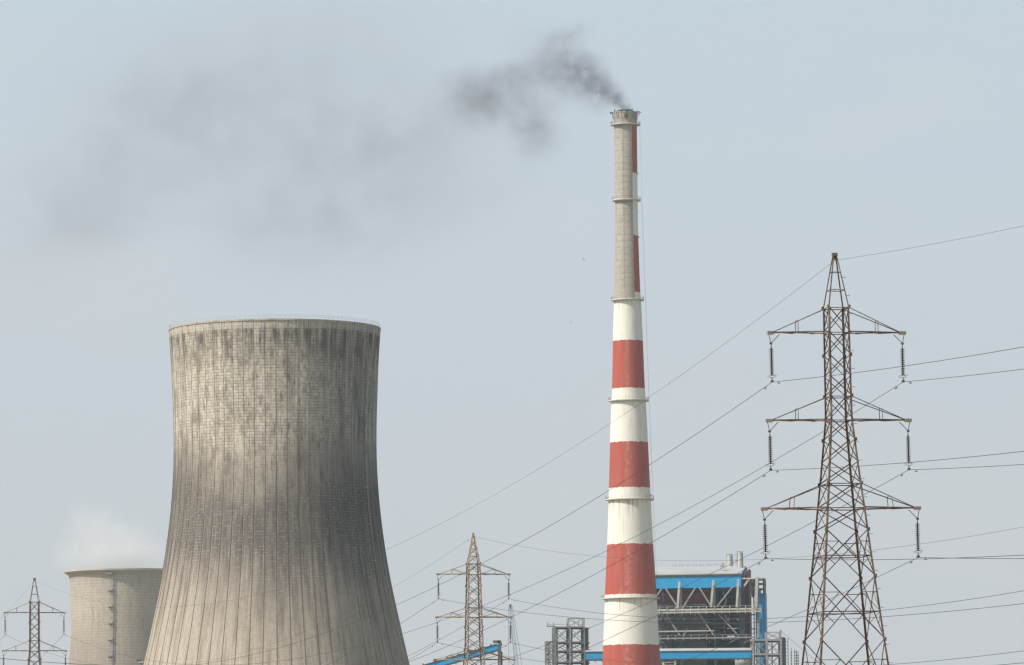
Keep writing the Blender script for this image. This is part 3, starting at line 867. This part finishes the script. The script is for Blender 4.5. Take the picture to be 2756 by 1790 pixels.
b.box(xc - .75, xc + .75, yq - .6, yq + .6, PZ(272), PZ(262)); b.tube([(xc, yq, PZ(290)), (xc, yq, PZ(228))], [.5, .45], 10)
b.build('roof_vent', M['silver'], bh)
# main columns and floors
zl = [0, 22, 44, 62, PZ(1500), PZ(1245), PZ(1040), PZ(880), zb0]
cols_x = [LX + 1, LX + 15, PX(460), PX(912), PX(1250)]
b = MB()
for x in cols_x:
    for y in (1.0, 10., 20., 29.): b.box(x - .45, x + .45, y - .45, y + .45, 0, zb0 + 2)
for k, z in enumerate(zl[1:]):
    for y in (1.0, 29.): b.box(LX, PX(1262), y - .3, y + .3, z - .9, z - .003 * k)
    for x in cols_x: b.box(x - .28, x + .28, 1., 29., z - .85, z - .02 - .003 * k)
b.build('steel_frame', M['teal'], bh)
b = MB(); b.box(PX(1255), PX(1312), -.2, 2.8, 0, zb0 + .2); b.build('corner_column', M['teal'], bh)
# front pipes, posts and braces (pale steel standing proud of the frame)
def strut(name, pts, wdt, yy, mat):
    b_ = MB()
    for (a0, a1, c0, c1) in pts: b_.bar((PX(a0), yy, PZ(a1)), (PX(c0), yy, PZ(c1)), wdt)
    return b_.build(name, mat, bh)
for q in ((425, 848, 455, 482), (873, 838, 908, 475), (1214, 842, 1242, 470)):
    strut('post', [q], .85, -2.4, M['steel_white'])
for q in ((460, 850, 462, 560), (908, 840, 910, 560), (1250, 850, 1246, 560)): strut('post', [q], .9, -1.4, M['steel_pale'])
for q in ((265, 575, 425, 830), (665, 565, 490, 835), (715, 570, 878, 835), (1168, 555, 940, 835), (210, 575, 125, 700)): strut('brace', [q], .55, -1.2, M['steel_pale'])
for q in ((265, 930, 445, 1205), (545, 1130, 490, 1215), (710, 920, 893, 1205), (960, 925, 1205, 1195), (200, 945, 240, 915), (645, 945, 665, 915), (1110, 1315, 1215, 1250), (1300, 1320, 1380, 1270)):
    strut('brace', [q], .5, -.9, M['steel_pale'])
# walkway galleries across the front
for (x0, x1, y0_, y1_, yy, mt, nm) in ((80, 1535, 855, 878, -2.6, 'steel_white', 'walkway'), (80, 1548, 893, 912, -3.6, 'steel_white', 'walkway'), (80, 1505, 1238, 1256, -2.2, 'steel_pale', 'walkway'),
                                   (80, 900, 1143, 1158, -1.4, 'steel_white', 'pipe'), (80, 905, 1033, 1046, -1.5, 'teal', 'walkway')):
    b = MB(); b.box(PX(x0), PX(x1), yy, yy + 1.4, PZ(y1_), PZ(y0_))
    x = PX(x0)
    if nm == 'walkway':
        while x < PX(x1):
            b.box(x - .12, x + .12, yy - .08, yy + 1.3, PZ(y1_) - .5, PZ(y0_) + .9); x += 3.1
        b.box(PX(x0), PX(x1), yy - .05, yy + .05, PZ(y0_) + .82, PZ(y0_) + .95)
    b.build(nm, M[mt], bh)
# casing walls
b = MB(); b.box(PX(80), PX(885), 4.5, 5., PZ(785), zb0 + .5); b.build('maroon_casing', M['maroon'], bh)
b = MB(); b.box(PX(80), PX(790), 4., 6., 0, PZ(782)); z = PZ(785) - .6; k = 0
while z > 20:
    b.box(PX(80), PX(792), 3.45, 4.0, z - .35, z + .3)
    z -= (3.1, 2.1, 3.6, 2.4)[k % 4]; k += 1
x = PX(90)
while x < PX(790):
    b.box(x - .12, x + .12, 3.6, 4., 20, PZ(782)); x += 4.9
b.box(PX(80), PX(792), 3.2, 3.9, PZ(800), PZ(782))
b.build('boiler_lagging', M['panel'], bh)
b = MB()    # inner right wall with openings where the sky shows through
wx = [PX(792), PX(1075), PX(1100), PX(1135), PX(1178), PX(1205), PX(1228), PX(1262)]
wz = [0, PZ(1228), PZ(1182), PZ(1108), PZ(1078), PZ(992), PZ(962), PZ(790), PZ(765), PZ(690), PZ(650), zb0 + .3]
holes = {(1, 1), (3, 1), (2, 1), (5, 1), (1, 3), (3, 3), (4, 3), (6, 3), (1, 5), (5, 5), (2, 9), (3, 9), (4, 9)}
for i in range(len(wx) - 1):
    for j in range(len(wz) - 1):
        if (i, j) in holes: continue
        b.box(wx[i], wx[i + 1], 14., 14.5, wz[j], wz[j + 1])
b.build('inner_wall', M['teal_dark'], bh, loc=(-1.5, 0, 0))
b = MB(); b.box(PX(792) , PX(800), 5., 14., 0, zb0); 
for z in (PZ(1240), PZ(1040), PZ(880)): b.box(PX(800), PX(1060), 5, 13.9, z - .4, z)
b.build('inner_floor', M['teal_dark'], bh)
b = MB()
for _ in range(26):
    x = random.uniform(PX(930), PX(1235)); z = random.uniform(PZ(1240), PZ(600)); l = random.uniform(1.5, 7)
    if random.random() < .5: b.box(x, x + l * .6, 10, 10.5, z, z + .3)
    else: b.box(x, x + .28, 9, 9.4, z - l, z)
b.build('pipework', M['teal'], bh)
random.seed(11)
for _ in range(16):
    xa = random.uniform(PX(100), PX(820)); za = random.choice([PZ(1260), PZ(1160), PZ(1050), PZ(925)]) - random.uniform(.2, 1.0); l = random.uniform(3, 14); b = MB()
    if _ % 2: b.tube([(xa, 2.6, za), (xa + l, 2.6, za), (xa + l, 2.6, za - random.uniform(1, 6))], random.uniform(.09, .2), 6)
    else: b.tube([(xa, 3.0, za), (xa, 3.0, za - random.uniform(4, 12))], random.uniform(.09, .22), 6)
    b.build('pipe', M[random.choice(['steel_grey', 'silver', 'rust_dark', 'teal'])], bh)
for zz_ in (1200, 1100, 985):
    b = MB(); b.box(PX(915), PX(1255), .9, 9, PZ(zz_) - .25, PZ(zz_)); x = PX(915)
    while x < PX(1255): b.box(x - .05, x + .05, .85, .95, PZ(zz_), PZ(zz_) + 1.1); x += 1.9
    b.box(PX(915), PX(1255), .86, .94, PZ(zz_) + 1.0, PZ(zz_) + 1.1); b.build('platform', M['steel_grey'], bh)
b = MB()      # zigzag stair inside the open bay
for k_ in range(7):
    za, zc2 = PZ(1240) + k_ * 3.6, PZ(1240) + (k_ + 1) * 3.6
    xa, xb = (PX(1010), PX(1060)) if k_ % 2 else (PX(1060), PX(1010))
    b.bar((xa, 3.2, za), (xb, 3.2, zc2), .35); b.bar((xa, 3.2, za + 1), (xb, 3.2, zc2 + 1), .1)
b.build('stair', M['steel_pale'], bh)
# maroon duct on the right, flaring at its head
b = MB(); b.box(PX(1328), PX(1388), 6., 14., 0, PZ(560)); 
b.v += [(PX(1328), 6, PZ(420)), (PX(1388), 6, PZ(318)), (PX(1388), 14, PZ(318)), (PX(1328), 14, PZ(420)), (PX(1328), 6, PZ(560)), (PX(1388), 6, PZ(560)), (PX(1388), 14, PZ(560)), (PX(1328), 14, PZ(560))]
b.f += [(8, 9, 10, 11), (12, 13, 9, 8), (13, 14, 10, 9), (14, 15, 11, 10), (15, 12, 8, 11)]
b.build('duct', M['maroon2'], bh, loc=(-1.0, 0, 0))
b = MB(); b.box(PX(1312), PX(1330), 5, 9, 0, PZ(600)); b.build('duct', M['teal'], bh, loc=(-.7, 0, 0))
# rungs / pipes in the gap and the steel cage on top of the blue stair tower
b = MB(); z = PZ(1240)
k = 0
while z < PZ(470):
    b.box(PX(1388), PX(1448), 7, 7.3, z, z + .45); z += (3.2, 5.6, 2.4, 6.5)[k % 4]; k += 1
for xx in (1396, 1436): b.box(PX(xx) - .2, PX(xx) + .2, 6.5, 6.9, 0, PZ(470))
b.build('pipe_rack', M['dark_deck'], bh, loc=(-.7, 0, 0))
b = MB(); b.box(PX(1448), PX(1506), 2., 8., 0, PZ(600)); b.build('stair_tower', M['blue_dark'], bh)
b = MB(); b.box(PX(1506), PX(1585), 1.2, 7., 0, PZ(655)); b.build('stair_tower', M['blue'], bh)
b = MB()
for x in (1400, 1450, 1570):
    for y in (-.5, 6.): b.box(PX(x) - .3, PX(x) + .3, y - .3, y + .3, PZ(700), PZ(452))
for z in (460, 520, 590):
    for y in (-.5, 6.): b.box(PX(1395), PX(1575), y - .22, y + .22, PZ(z) - .55, PZ(z))
for x in (1400, 1450, 1570): b.box(PX(x) - .2, PX(x) + .2, -.5, 6, PZ(520) - .5, PZ(520))
b.build('stair_cage', M['steel_grey'], bh)
b = MB(); b.box(PX(1295), PX(1565), -2.4, -1.2, PZ(468), PZ(450)); b.bar((PX(1380), -1.8, PZ(470)), (PX(1315), -1.8, PZ(560)), .7); b.build('walkway', M['steel_white'], bh)
b = MB(); b.bar((PX(1472), -2.4, PZ(850)), (PX(1490), -2.4, PZ(440)), 1.1); b.build('post', M['steel_white'], bh)
b = MB(); b.box(PX(1492) - .5, PX(1492) + .5, -1.2, -.2, 0, PZ(480)); b.build('post', M['steel_pale'], bh)
b = MB(); xc, zc = PX(1268), PZ(1560); b.tube([(PX(1168), 2.2, zc), (PX(1182), 2.2, zc), (PX(1360), 2.2, zc), (PX(1376), 2.2, zc)], [1.4, 2.9, 2.9, 1.4], 20)
b.build('drum', M['silver'], bh, smooth=True)
b = MB(); b.box(PX(80), PX(1410), 1.5, 28, 0, PZ(1620)); b.build('lower_casing', M['panel'], bh)

# conveyor gallery crossing in front of the boiler house -----------------
DG = 1992.; SG = DG / F
gz = lambda x, y: at(x, y, DG)
cg = empty('conveyor_gallery', (gz(1577, 1760).x, DG, 0), 0, 'level blue conveyor bridge running between the two steel towers past the chimney', 'conveyor')
gx = lambda px: gz(px, 1760).x - cg.location.x
gl = lambda px: at(px, 1760, DG).z
x0, x1 = 0., gx(2022)
zt_, zb_ = at(1800, 1754.5, DG).z, at(1800, 1773, DG).z
b = MB(); b.box(x0, x1, 0, 3.2, zb_, zt_); b.build('side_cladding', M['blue'], cg)
b = MB(); b.box(x0 - .2, x1 + .1, -.35, 3.6, zt_ + .25, zt_ + .45); b.quad((x0 - .2, -.35, zt_ + .45), (x1 + .1, -.35, zt_ + .45), (x1 + .1, 1.6, zt_ + 1.35), (x0 - .2, 1.6, zt_ + 1.35)); b.quad((x0 - .2, 1.6, zt_ + 1.35), (x1 + .1, 1.6, zt_ + 1.35), (x1 + .1, 3.6, zt_ + .45), (x0 - .2, 3.6, zt_ + .45))
b.build('roof', M['roof'], cg)
b = MB(); b.box(x0, x1, .15, 3.0, zt_, zt_ + .25); b.box(x0, x1, -.12, 3.3, zb_ - .45, zb_ - .003)
x = x0 + 1
while x < x1: b.box(x - .12, x + .12, -.1, 3.3, zb_ - 1.0, zb_ - .45); x += 2.6
b.build('deck_girder', M['dark_deck'], cg)
for px in (1785, 1817):
    x = gx(px); b = MB(); b.box(x - .35, x + .35, .3, 1., 0, zb_ - .46); b.box(x - .35, x + .35, 2.2, 2.9, 0, zb_ - .46)
    z = 3
    while z < zb_ - 5: b.bar((x, .6, z), (x, 2.6, z + 4), .25); z += 4
    b.build('trestle', M['steel_white'], cg)
b = MB()
for k in range(3):
    zq = zb_ - 1.2 - 1.1 * k; b.box(gx(1785), gx(1817), .2, .9, zq - .25, zq)
b.build('cross_member', M['steel_white'], cg)

# transfer tower left ----------------------------------------------------
lx0 = at(1540, 1700, DG)
tl = empty('transfer_tower', (lx0.x, DG, 0), R(6), 'open grey steel frame tower left of the chimney carrying the conveyor bridge', 'steel tower', 'steel transfer towers of the conveyor')
lx = lambda px: (px - 1540) * SG
lz = lambda py: EYE + (HZ - py + .0087 * 160) * SG
b = MB()
frame_grid(b, [lx(1494.5), lx(1533), lx(1573)], [0, 4.6, 9.2], [0, 12, 24, 36, 48, 58, lz(1786), lz(1756), lz(1732), lz(1692)], .55, .48)
for px in (1506, 1546): b.box(lx(px) - .25, lx(px) + .25, 8.8, 9.3, 0, lz(1692))
for px in (1578, 1586): b.box(lx(px) - .45, lx(px) + .45, 6, 9.6, 0, lz(1694))
b.build('main_frame', M['steel_mid'], tl)
b = MB()
for z in (1692, 1732, 1756, 1786): b.box(lx(1497), lx(1588), .2, 9, lz(z) - .8, lz(z) - .5)
b.build('floor_decks', M['dark_deck'], tl)
b = MB(); frame_grid(b, [lx(1471.5), lx(1480), lx(1492)], [1, 6], [0, 15, 30, 45, 60, lz(1786), lz(1756), lz(1731)], .4, .4); b.build('side_frame', M['steel_mid'], tl)
b = MB(); frame_grid(b, [lx(1531.5), lx(1573)], [.5, 6], [lz(1692) + .05, lz(1669)], .4, .25)
for q in (.35, .65): x = lx(1531.5) + q * (lx(1573) - lx(1531.5)); b.box(x - .1, x + .1, .4, .6, lz(1692), lz(1669.5))
b.build('top_frame', M['steel_pale'], tl)
b = MB(); b.box(lx(1472), lx(1494), .3, 1.3, lz(1692.5), lz(1690))
for px in (1473.5, 1490): b.box(lx(px) - .09, lx(px) + .09, .3, .48, lz(1692), lz(1681 if px < 1525 else 1663))
b.build('jib', M['steel_grey'], tl)
b = MB(); b.box(lx(1472), lx(1533), .34, .44, lz(1686.5), lz(1685.6)); b.build('handrail', M['steel_grey'], tl)

# transfer tower right ---------------------------------------------------
rx0 = at(2063, 1740, DG)
tr = empty('transfer_tower', (rx0.x, DG - 1.5, 0), R(4), 'open grey steel frame tower at the right end of the boiler house', 'steel tower', 'steel transfer towers of the conveyor')
rx = lambda px: (px - 2063) * SG
rz = lambda py: EYE + (HZ - py + .0087 * 680) * SG
b = MB()
frame_grid(b, [rx(2026), rx(2063), rx(2101.5)], [0, 5.5], [0, 14, 28, 42, 55, rz(1812), rz(1773.5), rz(1735)], .75, .75)
b.box(rx(2082) - .2, rx(2082) + .2, 5.2, 5.6, 0, rz(1735)); b.box(rx(2070) - .2, rx(2070) + .2, 5.2, 5.6, 0, rz(1735))
b.build('main_frame', M['steel_pale'], tr)
b = MB()
for z in (1735, 1773.5, 1812): b.box(rx(2018 if z == 1735 else 2026), rx(2102), .3, 5.2, rz(z) - 1.2, rz(z) - .8)
b.build('floor_decks', M['dark_deck'], tr)
b = MB(); b.box(rx(2103), rx(2113.5), .5, 5.5, 0, rz(1731)); b.build('stair_shaft', M['steel_grey'], tr)
b = MB(); frame_grid(b, [rx(2063), rx(2101)], [.3, 5], [rz(1735) + .05, rz(1716)], .3, .2); b.bar((rx(2099), .1, rz(1735)), (rx(2101.5), .1, rz(1712)), .8); b.build('top_frame', M['steel_pale'], tr)
b = MB()
for px in (2115, 2121.5): b.box(rx(px) - .12, rx(px) + .12, 1, 1.3, 0, rz(1733))
z = 2
while z < rz(1734): b.box(rx(2115), rx(2121.5), 1.02, 1.28, z, z + .16); z += 1.35
b.build('ladder', M['steel_pale'], tr)
b = MB(); b.tube([Vector((rx(2104), 0, rz(1717))), Vector((rx(2170), 0, rz(1773))), Vector((rx(2260), 0, rz(1850)))], .05, 4); b.build('guy_rope', M['wire'], tr)

# clad riser pipes far right of the tower
for i, (px, pyt) in enumerate(((2129.5, 1746), (2138.8, 1749), (2143.5, 1752), (2147.8, 1754))):
    p = at(px, pyt, 2080); s_ = 2080 / F
    rr_ = empty('riser_pipe', (p.x, 2080, 0), 0, 'slim white segmented riser pipe beside the right steel tower, %s from the tower' % ('first', 'second', 'third', 'fourth')[i], 'pipe', 'segmented riser pipes right of the boiler house')
    b = MB(); b.tube([(0, .35, 0), (0, .35, p.z + .4)], .1, 6); z = 0.4
    b.build('support_pole', M['rust_dark'], rr_)
    b = MB()
    while z < p.z - .8:
        b.lathe([(.08, z), (.27, z + .12), (.29, z + .6), (.08, z + .75)], 10); z += 1.12
    b.build('cladding', M['concrete'], rr_)

# inclined conveyor ------------------------------------------------------
DI = 1900.
pu = at(1341, 1728, DI); pl = at(1100, 1797, DI)
ci_ = empty('inclined_conveyor', (pu.x, DI, 0), 0, 'blue clad conveyor bridge sloping down to the left behind the tan pylon', 'conveyor')
dv = Vector((pl.x - pu.x, 0, pl.z - pu.z)); slope = dv.z / dv.x
LN = -150.
hh = 19.5 * DI / F
def inc(b, ya, yb, up0, up1, xa=LN, xb=0.):
    n = len(b.v); zt0 = pu.z
    for x in (xa, xb):
        zc = zt0 + slope * x
        for (y, u_) in ((ya, up0), (yb, up0), (yb, up1), (ya, up1)): b.v.append((x, y, zc + u_))
    b.f += [(n, n + 1, n + 2, n + 3), (n + 7, n + 6, n + 5, n + 4), (n, n + 4, n + 5, n + 1), (n + 1, n + 5, n + 6, n + 2), (n + 2, n + 6, n + 7, n + 3), (n + 3, n + 7, n + 4, n)]
LN = -(pu.z - 3) / slope
b = MB(); inc(b, 0, 3.4, -hh, -.75, LN); b.build('side_cladding', M['blue'], ci_)
b = MB(); inc(b, -.25, 3.6, -.74, -.45, LN, -.6); b.build('roof', M['dark_deck'], ci_)
b = MB(); inc(b, -.2, 3.5, -hh - .55, -hh - .01, LN); x = -2.
while x > LN + 4:
    zc = pu.z + slope * x - hh
    b.box(x - .15, x + .15, -.3, 3.6, zc - .95, zc - .5); x -= 2.7
b.build('deck_girder', M['dark_deck'], ci_)
b = MB(); x = -3.
random.seed(3)
while x > LN + 4:
    zc = pu.z + slope * x; b.box(x, x + random.uniform(.4, 2.2), .5, 1.4, zc - .46, zc + random.uniform(-.2, .25)); x -= random.uniform(2.2, 5)
b.build('roof_fittings', M['rust_pale'], ci_)
b = MB(); sI = DI / F
b.v = []
b.box(-14 * sI, 5 * sI, -.4, 3.8, pu.z - 2 * sI, pu.z + 4.5 * sI); b.box(-1 * sI, 8 * sI, -.4, 3.8, pu.z - 26 * sI, pu.z + 4 * sI + .01); b.bar((5 * sI, .1, pu.z + 4 * sI), (9.5 * sI, .1, pu.z - 10 * sI), .5)
b.build('head_house', M['steel_grey'], ci_)
b = MB(); b.box(-1.5 * sI, 4 * sI, 0, 1.6, 0, pu.z - 26 * sI); b.box(5 * sI, 11 * sI, .6, 2.2, 0, pu.z - 28 * sI); b.box(-2 * sI, 11.5 * sI, -.1, 3, pu.z - 28 * sI, pu.z - 26.2 * sI); b.build('support_tower', M['steel_grey'], ci_)
for k in range(1, 6):
    x = LN * k / 6; b = MB(); zc = pu.z + slope * x - hh - .95
    for y in (.3, 3.): b.box(x - .3, x + .3, y - .3, y + .3, 0, zc)
    b.build('trestle', M['steel_grey'], ci_)

# lattice boom crane -----------------------------------------------------
DR = 2250.; sR = DR / F
pt = at(1373.5, 1630, DR); pb = at(1390, 1790, DR)
dx = (pb.x - pt.x) / (pb.z - pt.z)
bxx = pt.x - dx * pt.z
ck = empty('crane', (bxx, DR, 0), 0, 'pale blue lattice boom crane standing far behind, right of the tan pylon', 'crane')
tx = pt.x - bxx
b = MB(); n = 46
def cs(k): 
    q = k / n; hw_ = (1.75 * (1 - q) + .42 * q); return tx * q, 2 + (pt.z - 2) * q, hw_
for k in range(n):
    xa, za, wa = cs(k); xb, zb2, wb = cs(k + 1)
    for (sx, sy) in ((-1, -1), (1, -1), (1, 1), (-1, 1)): b.bar((xa + sx * wa, sy * wa, za), (xb + sx * wb, sy * wb, zb2), .26)
    s_ = 1 if k % 2 else -1
    b.bar((xa - s_ * wa, -wa, za), (xb + s_ * wb, -wb, zb2), .15); b.bar((xa + s_ * wa, wa, za), (xb - s_ * wb, wb, zb2), .15)
    b.bar((xa - s_ * wa, -wa, za), (xa + s_ * wa, -wa, za), .15)
t = NT('pale blue crane paint'); M['crane'] = t.surf(t.mix(t.rng(t.noise(t.coord(), .3, 3), .4, .6), (.30, .42, .50), (.24, .33, .40)), .6)
b.build('boom', M['crane'], ck)
b = MB(); b.box(tx - .4, tx + .45, -.4, .4, pt.z - 1.2, pt.z + .1); b.box(tx - .5, tx + .6, -.3, .3, pt.z + .1, pt.z + .5); b.build('boom_head', M['dark_deck'], ck)
b = MB(); b.tube([(tx - .8, 0, pt.z), (tx - 1.0, 0, 40)], .06, 4); b.tube([(tx + .8, .2, pt.z), (6.5, .3, 5)], .07, 4); b.build('hoist_rope', M['wire'], ck)
b = MB(); b.box(-3, 7, -2, 2, 1.6, 4.6); b.build('machine_house', M['blue'], ck)
b = MB(); b.box(-4.5, 4.5, -4, -2.6, 0, 1.5); b.box(-4.5, 4.5, 2.6, 4, 0, 1.5); b.box(-2, 2, -2.6, 2.6, .6, 1.59); b.build('tracks', M['dark_deck'], ck)

# pale block between the cooling towers ----------------------------------
DS = 1640.; p = at(372, 1780, DS); sS = DS / F
sb = empty('bunker_building', (p.x, DS, 0), 0, 'pale flat roofed block just showing between the two cooling towers', 'building')
b = MB(); b.box(.4, 26, 0, 14, 0, p.z - .5); b.build('walls', M['concrete'], sb)
b = MB(); b.box(0, 26.4, -.4, 14.4, p.z - .49, p.z); b.build('roof', M['roof'], sb)
b = MB(); b.box(-.5, .9, 1, 2, p.z + .01, p.z + .55); b.bar((-.4, 1.5, p.z + .2), (1.2, 1.5, p.z - .9), .3); b.build('floodlight', M['dark_deck'], sb)

# birds ------------------------------------------------------------------
for i, (px, py, D, sz, rl, lab) in enumerate(((1570.5, 697, 700, 1.0, 40, 'tiny dark bird gliding in the sky left of the chimney, the higher one'), (1535.5, 867, 900, .8, -8, 'tiny dark bird in the sky left of the chimney, the lower one'))):
    p = at(px, py, D); bd = empty('bird', p, R(30), lab, 'bird', 'birds in the sky')
    b = MB(); b.lathe([(0, -.16), (.035, -.10), (.05, .0), (.035, .09), (.025, .13), (.03, .16), (.0, .21)], 8)
    for f_ in (0,): pass
    b.v = [(v_[2] * sz, v_[0] * sz, v_[1] * sz) for v_ in b.v]
    b.v += [(-.17 * sz, 0, 0), (-.28 * sz, -.05 * sz, 0), (-.28 * sz, .05 * sz, .004)]; b.f.append((len(b.v) - 3, len(b.v) - 2, len(b.v) - 1))
    for s_ in (-1, 1):
        n_ = len(b.v)
        b.v += [(.06 * sz, s_ * .03 * sz, .02 * sz), (-.06 * sz, s_ * .03 * sz, .02 * sz), (-.05 * sz, s_ * .20 * sz, .09 * sz), (.06 * sz, s_ * .22 * sz, .09 * sz), (-.08 * sz, s_ * .40 * sz, .04 * sz)]
        b.f += [(n_, n_ + 1, n_ + 2, n_ + 3), (n_ + 3, n_ + 2, n_ + 4)]
    o = b.build('body', M['bird'], bd); bd.rotation_euler = (R(rl), R(15), R(60))

# ------------------------------------------------------------------ smoke and steam
def puff_mat(name, blobs, origin, dens, colr, nscale, absorb=1.0, thr=(.30, .72), aniso=0.):
    t = NT(name); n, l = t.n, t.l
    obj = t.coord('Object')
    nv = n.new('ShaderNodeTexNoise'); nv.inputs['Scale'].default_value = nscale * .8; nv.inputs['Detail'].default_value = 5
    l.new(obj, nv.inputs['Vector'])
    def vm(op, a, b_=None, sc=None):
        x = n.new('ShaderNodeVectorMath'); x.operation = op
        t.link(a, x.inputs[0])
        if b_ is not None: t.link(b_, x.inputs[1])
        if sc is not None: x.inputs['Scale'].default_value = sc
        return x
    warp = vm('SCALE', vm('SUBTRACT', nv.outputs['Color'], (.5, .5, .5)).outputs[0], sc=.55 / nscale).outputs[0]
    p = vm('ADD', obj, warp).outputs[0]
    tot = None
    for (c, s, wt) in blobs:
        q = vm('SUBTRACT', p, tuple(c)).outputs[0]
        q = vm('MULTIPLY', q, tuple(1. / k for k in s)).outputs[0]
        d2 = vm('DOT_PRODUCT', q, q).outputs['Value']
        g = t.math('MULTIPLY', t.math('POWER', t.math('SUBTRACT', 1., t.math('MINIMUM', t.math('MULTIPLY', d2, .25), 1.)), 3.), wt)
        tot = g if tot is None else t.math('ADD', tot, g)
    nn = n.new('ShaderNodeTexNoise'); nn.inputs['Scale'].default_value = nscale * 1.6; nn.inputs['Detail'].default_value = 6; nn.inputs['Roughness'].default_value = .6
    l.new(p, nn.inputs['Vector'])
    f = t.math('MULTIPLY', tot, t.rng(nn.outputs['Fac'], thr[0], thr[1], 0.12, 1.6))
    pv = n.new('ShaderNodeVolumePrincipled'); pv.inputs['Color'].default_value = (*colr, 1); pv.inputs['Anisotropy'].default_value = aniso
    l.new(t.math('MULTIPLY', f, dens), pv.inputs['Density'])
    l.new(pv.outputs[0], t.out.inputs['Volume'])
    return t.m

def puff(name, parent, D, blobs_px, dens, colr, nsc, thr=(.30, .72), step=1., grow=1.3):
    """blobs_px: (px, py, sx, sy, weight) photo pixels at distance D; depth follows the width"""
    s_ = D / F; root = parent.location
    bl = []; lo = Vector((1e9,) * 3); hi = -lo
    for k, (px, py, sx, sy, wt) in enumerate(blobs_px):
        c = at(px, py, D) - root; c.y += ((k * 37) % 7 - 3) * .25 * min(sx, sy) * s_
        sx *= grow; sy *= grow; sz = Vector((sx * s_, (sx + sy) / 2 * s_, sy * s_))
        bl.append((c, sz, wt))
        for a in range(3):
            lo[a] = min(lo[a], c[a] - sz[a] * 2.15); hi[a] = max(hi[a], c[a] + sz[a] * 2.15)
    # domain: a loose ellipsoid hull around every lobe would double the density, so one rounded envelope
    b = MB(); cc = (lo + hi) / 2; hh_ = (hi - lo) / 2
    b.box(lo.x, hi.x, lo.y, hi.y, lo.z, hi.z)
    o = b.build(name, puff_mat(name + ' volume', bl, root, dens, colr, nsc, thr=thr), parent)
    o.data.materials[0].cycles.volume_step_rate = step if hasattr(o.data.materials[0].cycles, 'volume_step_rate') else 1
    return o

Z1 = lambda x, y, sx, sy, w_: (1100 + x / 3.681, 40 + y / 3.681, sx / 3.681, sy / 3.681, w_)
Z2 = lambda x, y, sx, sy, w_: (x / 1.7, y / 1.7, sx / 1.7, sy / 1.7, w_)
SMK = (.36, .36, .41)
ps = empty('smoke_plume', (CHX, DC, 275), 0, 'dark grey smoke drifting left from the chimney mouth and thinning across the sky', 'smoke', kind='stuff')
puff('fresh_smoke', ps, DC, [Z1(2165, 950, 44, 30, 3.4), Z1(2130, 905, 50, 36, 2.4), Z1(2090, 870, 66, 46, 2.2), Z1(2010, 800, 84, 52, 1.8), Z1(1930, 730, 105, 60, 1.4), Z1(1850, 650, 120, 75, 1.2), Z1(1710, 450, 130, 85, .62), Z1(1740, 560, 170, 100, .55),
      Z1(1480, 290, 130, 115, .36), Z1(1650, 180, 120, 80, .38), Z1(1600, 480, 190, 140, .40), Z1(1870, 850, 140, 90, .48), Z1(1660, 700, 200, 110, .42), Z1(1420, 560, 160, 120, .30), Z1(1400, 400, 120, 120, .26), Z1(1290, 560, 150, 110, .26)], .085, SMK, .15, thr=(.34, .66), step=.35, grow=1.22)
puff('dark_puff', ps, DC + 4, [Z1(1040, 600, 140, 90, .85), Z1(850, 740, 220, 130, .8), Z1(640, 820, 190, 150, .6), Z1(900, 910, 280, 130, .6), Z1(560, 640, 150, 110, .35), Z1(1290, 1230, 150, 130, .8),
      Z1(1240, 1050, 150, 130, .6), Z1(1360, 830, 170, 110, .4), Z1(340, 710, 110, 100, .25), Z1(1230, 380, 190, 180, .2), Z1(1250, 620, 170, 130, .25), Z1(400, 1000, 180, 120, .2)], .040, SMK, .09, thr=(.32, .68), step=.4, grow=1.38)
puff('thin_smoke', ps, DC + 8, [Z2(1540, 620, 170, 120, .6), Z2(1850, 650, 150, 100, .5), Z2(1740, 850, 260, 170, .6), Z2(1240, 950, 190, 130, .5), Z2(840, 580, 230, 150, .5), Z2(430, 1040, 130, 100, .55), Z2(370, 880, 180, 140, .45),
      Z2(680, 420, 260, 160, .35), Z2(1450, 250, 360, 200, .33), Z2(620, 800, 300, 150, .42), Z2(1400, 1080, 260, 130, .3), Z2(1150, 520, 300, 200, .3), Z2(1950, 500, 160, 140, .3), Z2(2150, 760, 200, 160, .3), Z2(150, 1150, 200, 150, .25)], .0074, SMK, .040, thr=(.34, .66), step=.6, grow=1.6)
pst = empty('steam_plume', tuple(at(340, 1500, DB)), 0, 'pale white steam rising from the mouth of the far cooling tower', 'steam', kind='stuff')
puff('steam', pst, DB, [(300, 1505, 95, 26, 1.2), (370, 1500, 60, 30, 1.0), (290, 1470, 90, 38, .9), (255, 1430, 60, 45, .55), (225, 1400, 40, 40, .35), (330, 1440, 70, 45, .35)], .03, (.995, .995, .995), .04, thr=(.34, .64), step=.8, grow=1.1)

# ------------------------------------------------------------------ air
b = MB(); b.box(-4000, 4000, -4000, 4000, -1.0, 400.)
t = NT('haze air'); pv = t.n.new('ShaderNodeVolumePrincipled')
pv.inputs['Color'].default_value = (.80, .91, 1.0, 1); pv.inputs['Density'].default_value = .00005; pv.inputs['Anisotropy'].default_value = .25
t.l.new(pv.outputs[0], t.out.inputs['Volume'])
hz = b.build('haze', t.m); tag(hz, kind='stuff')
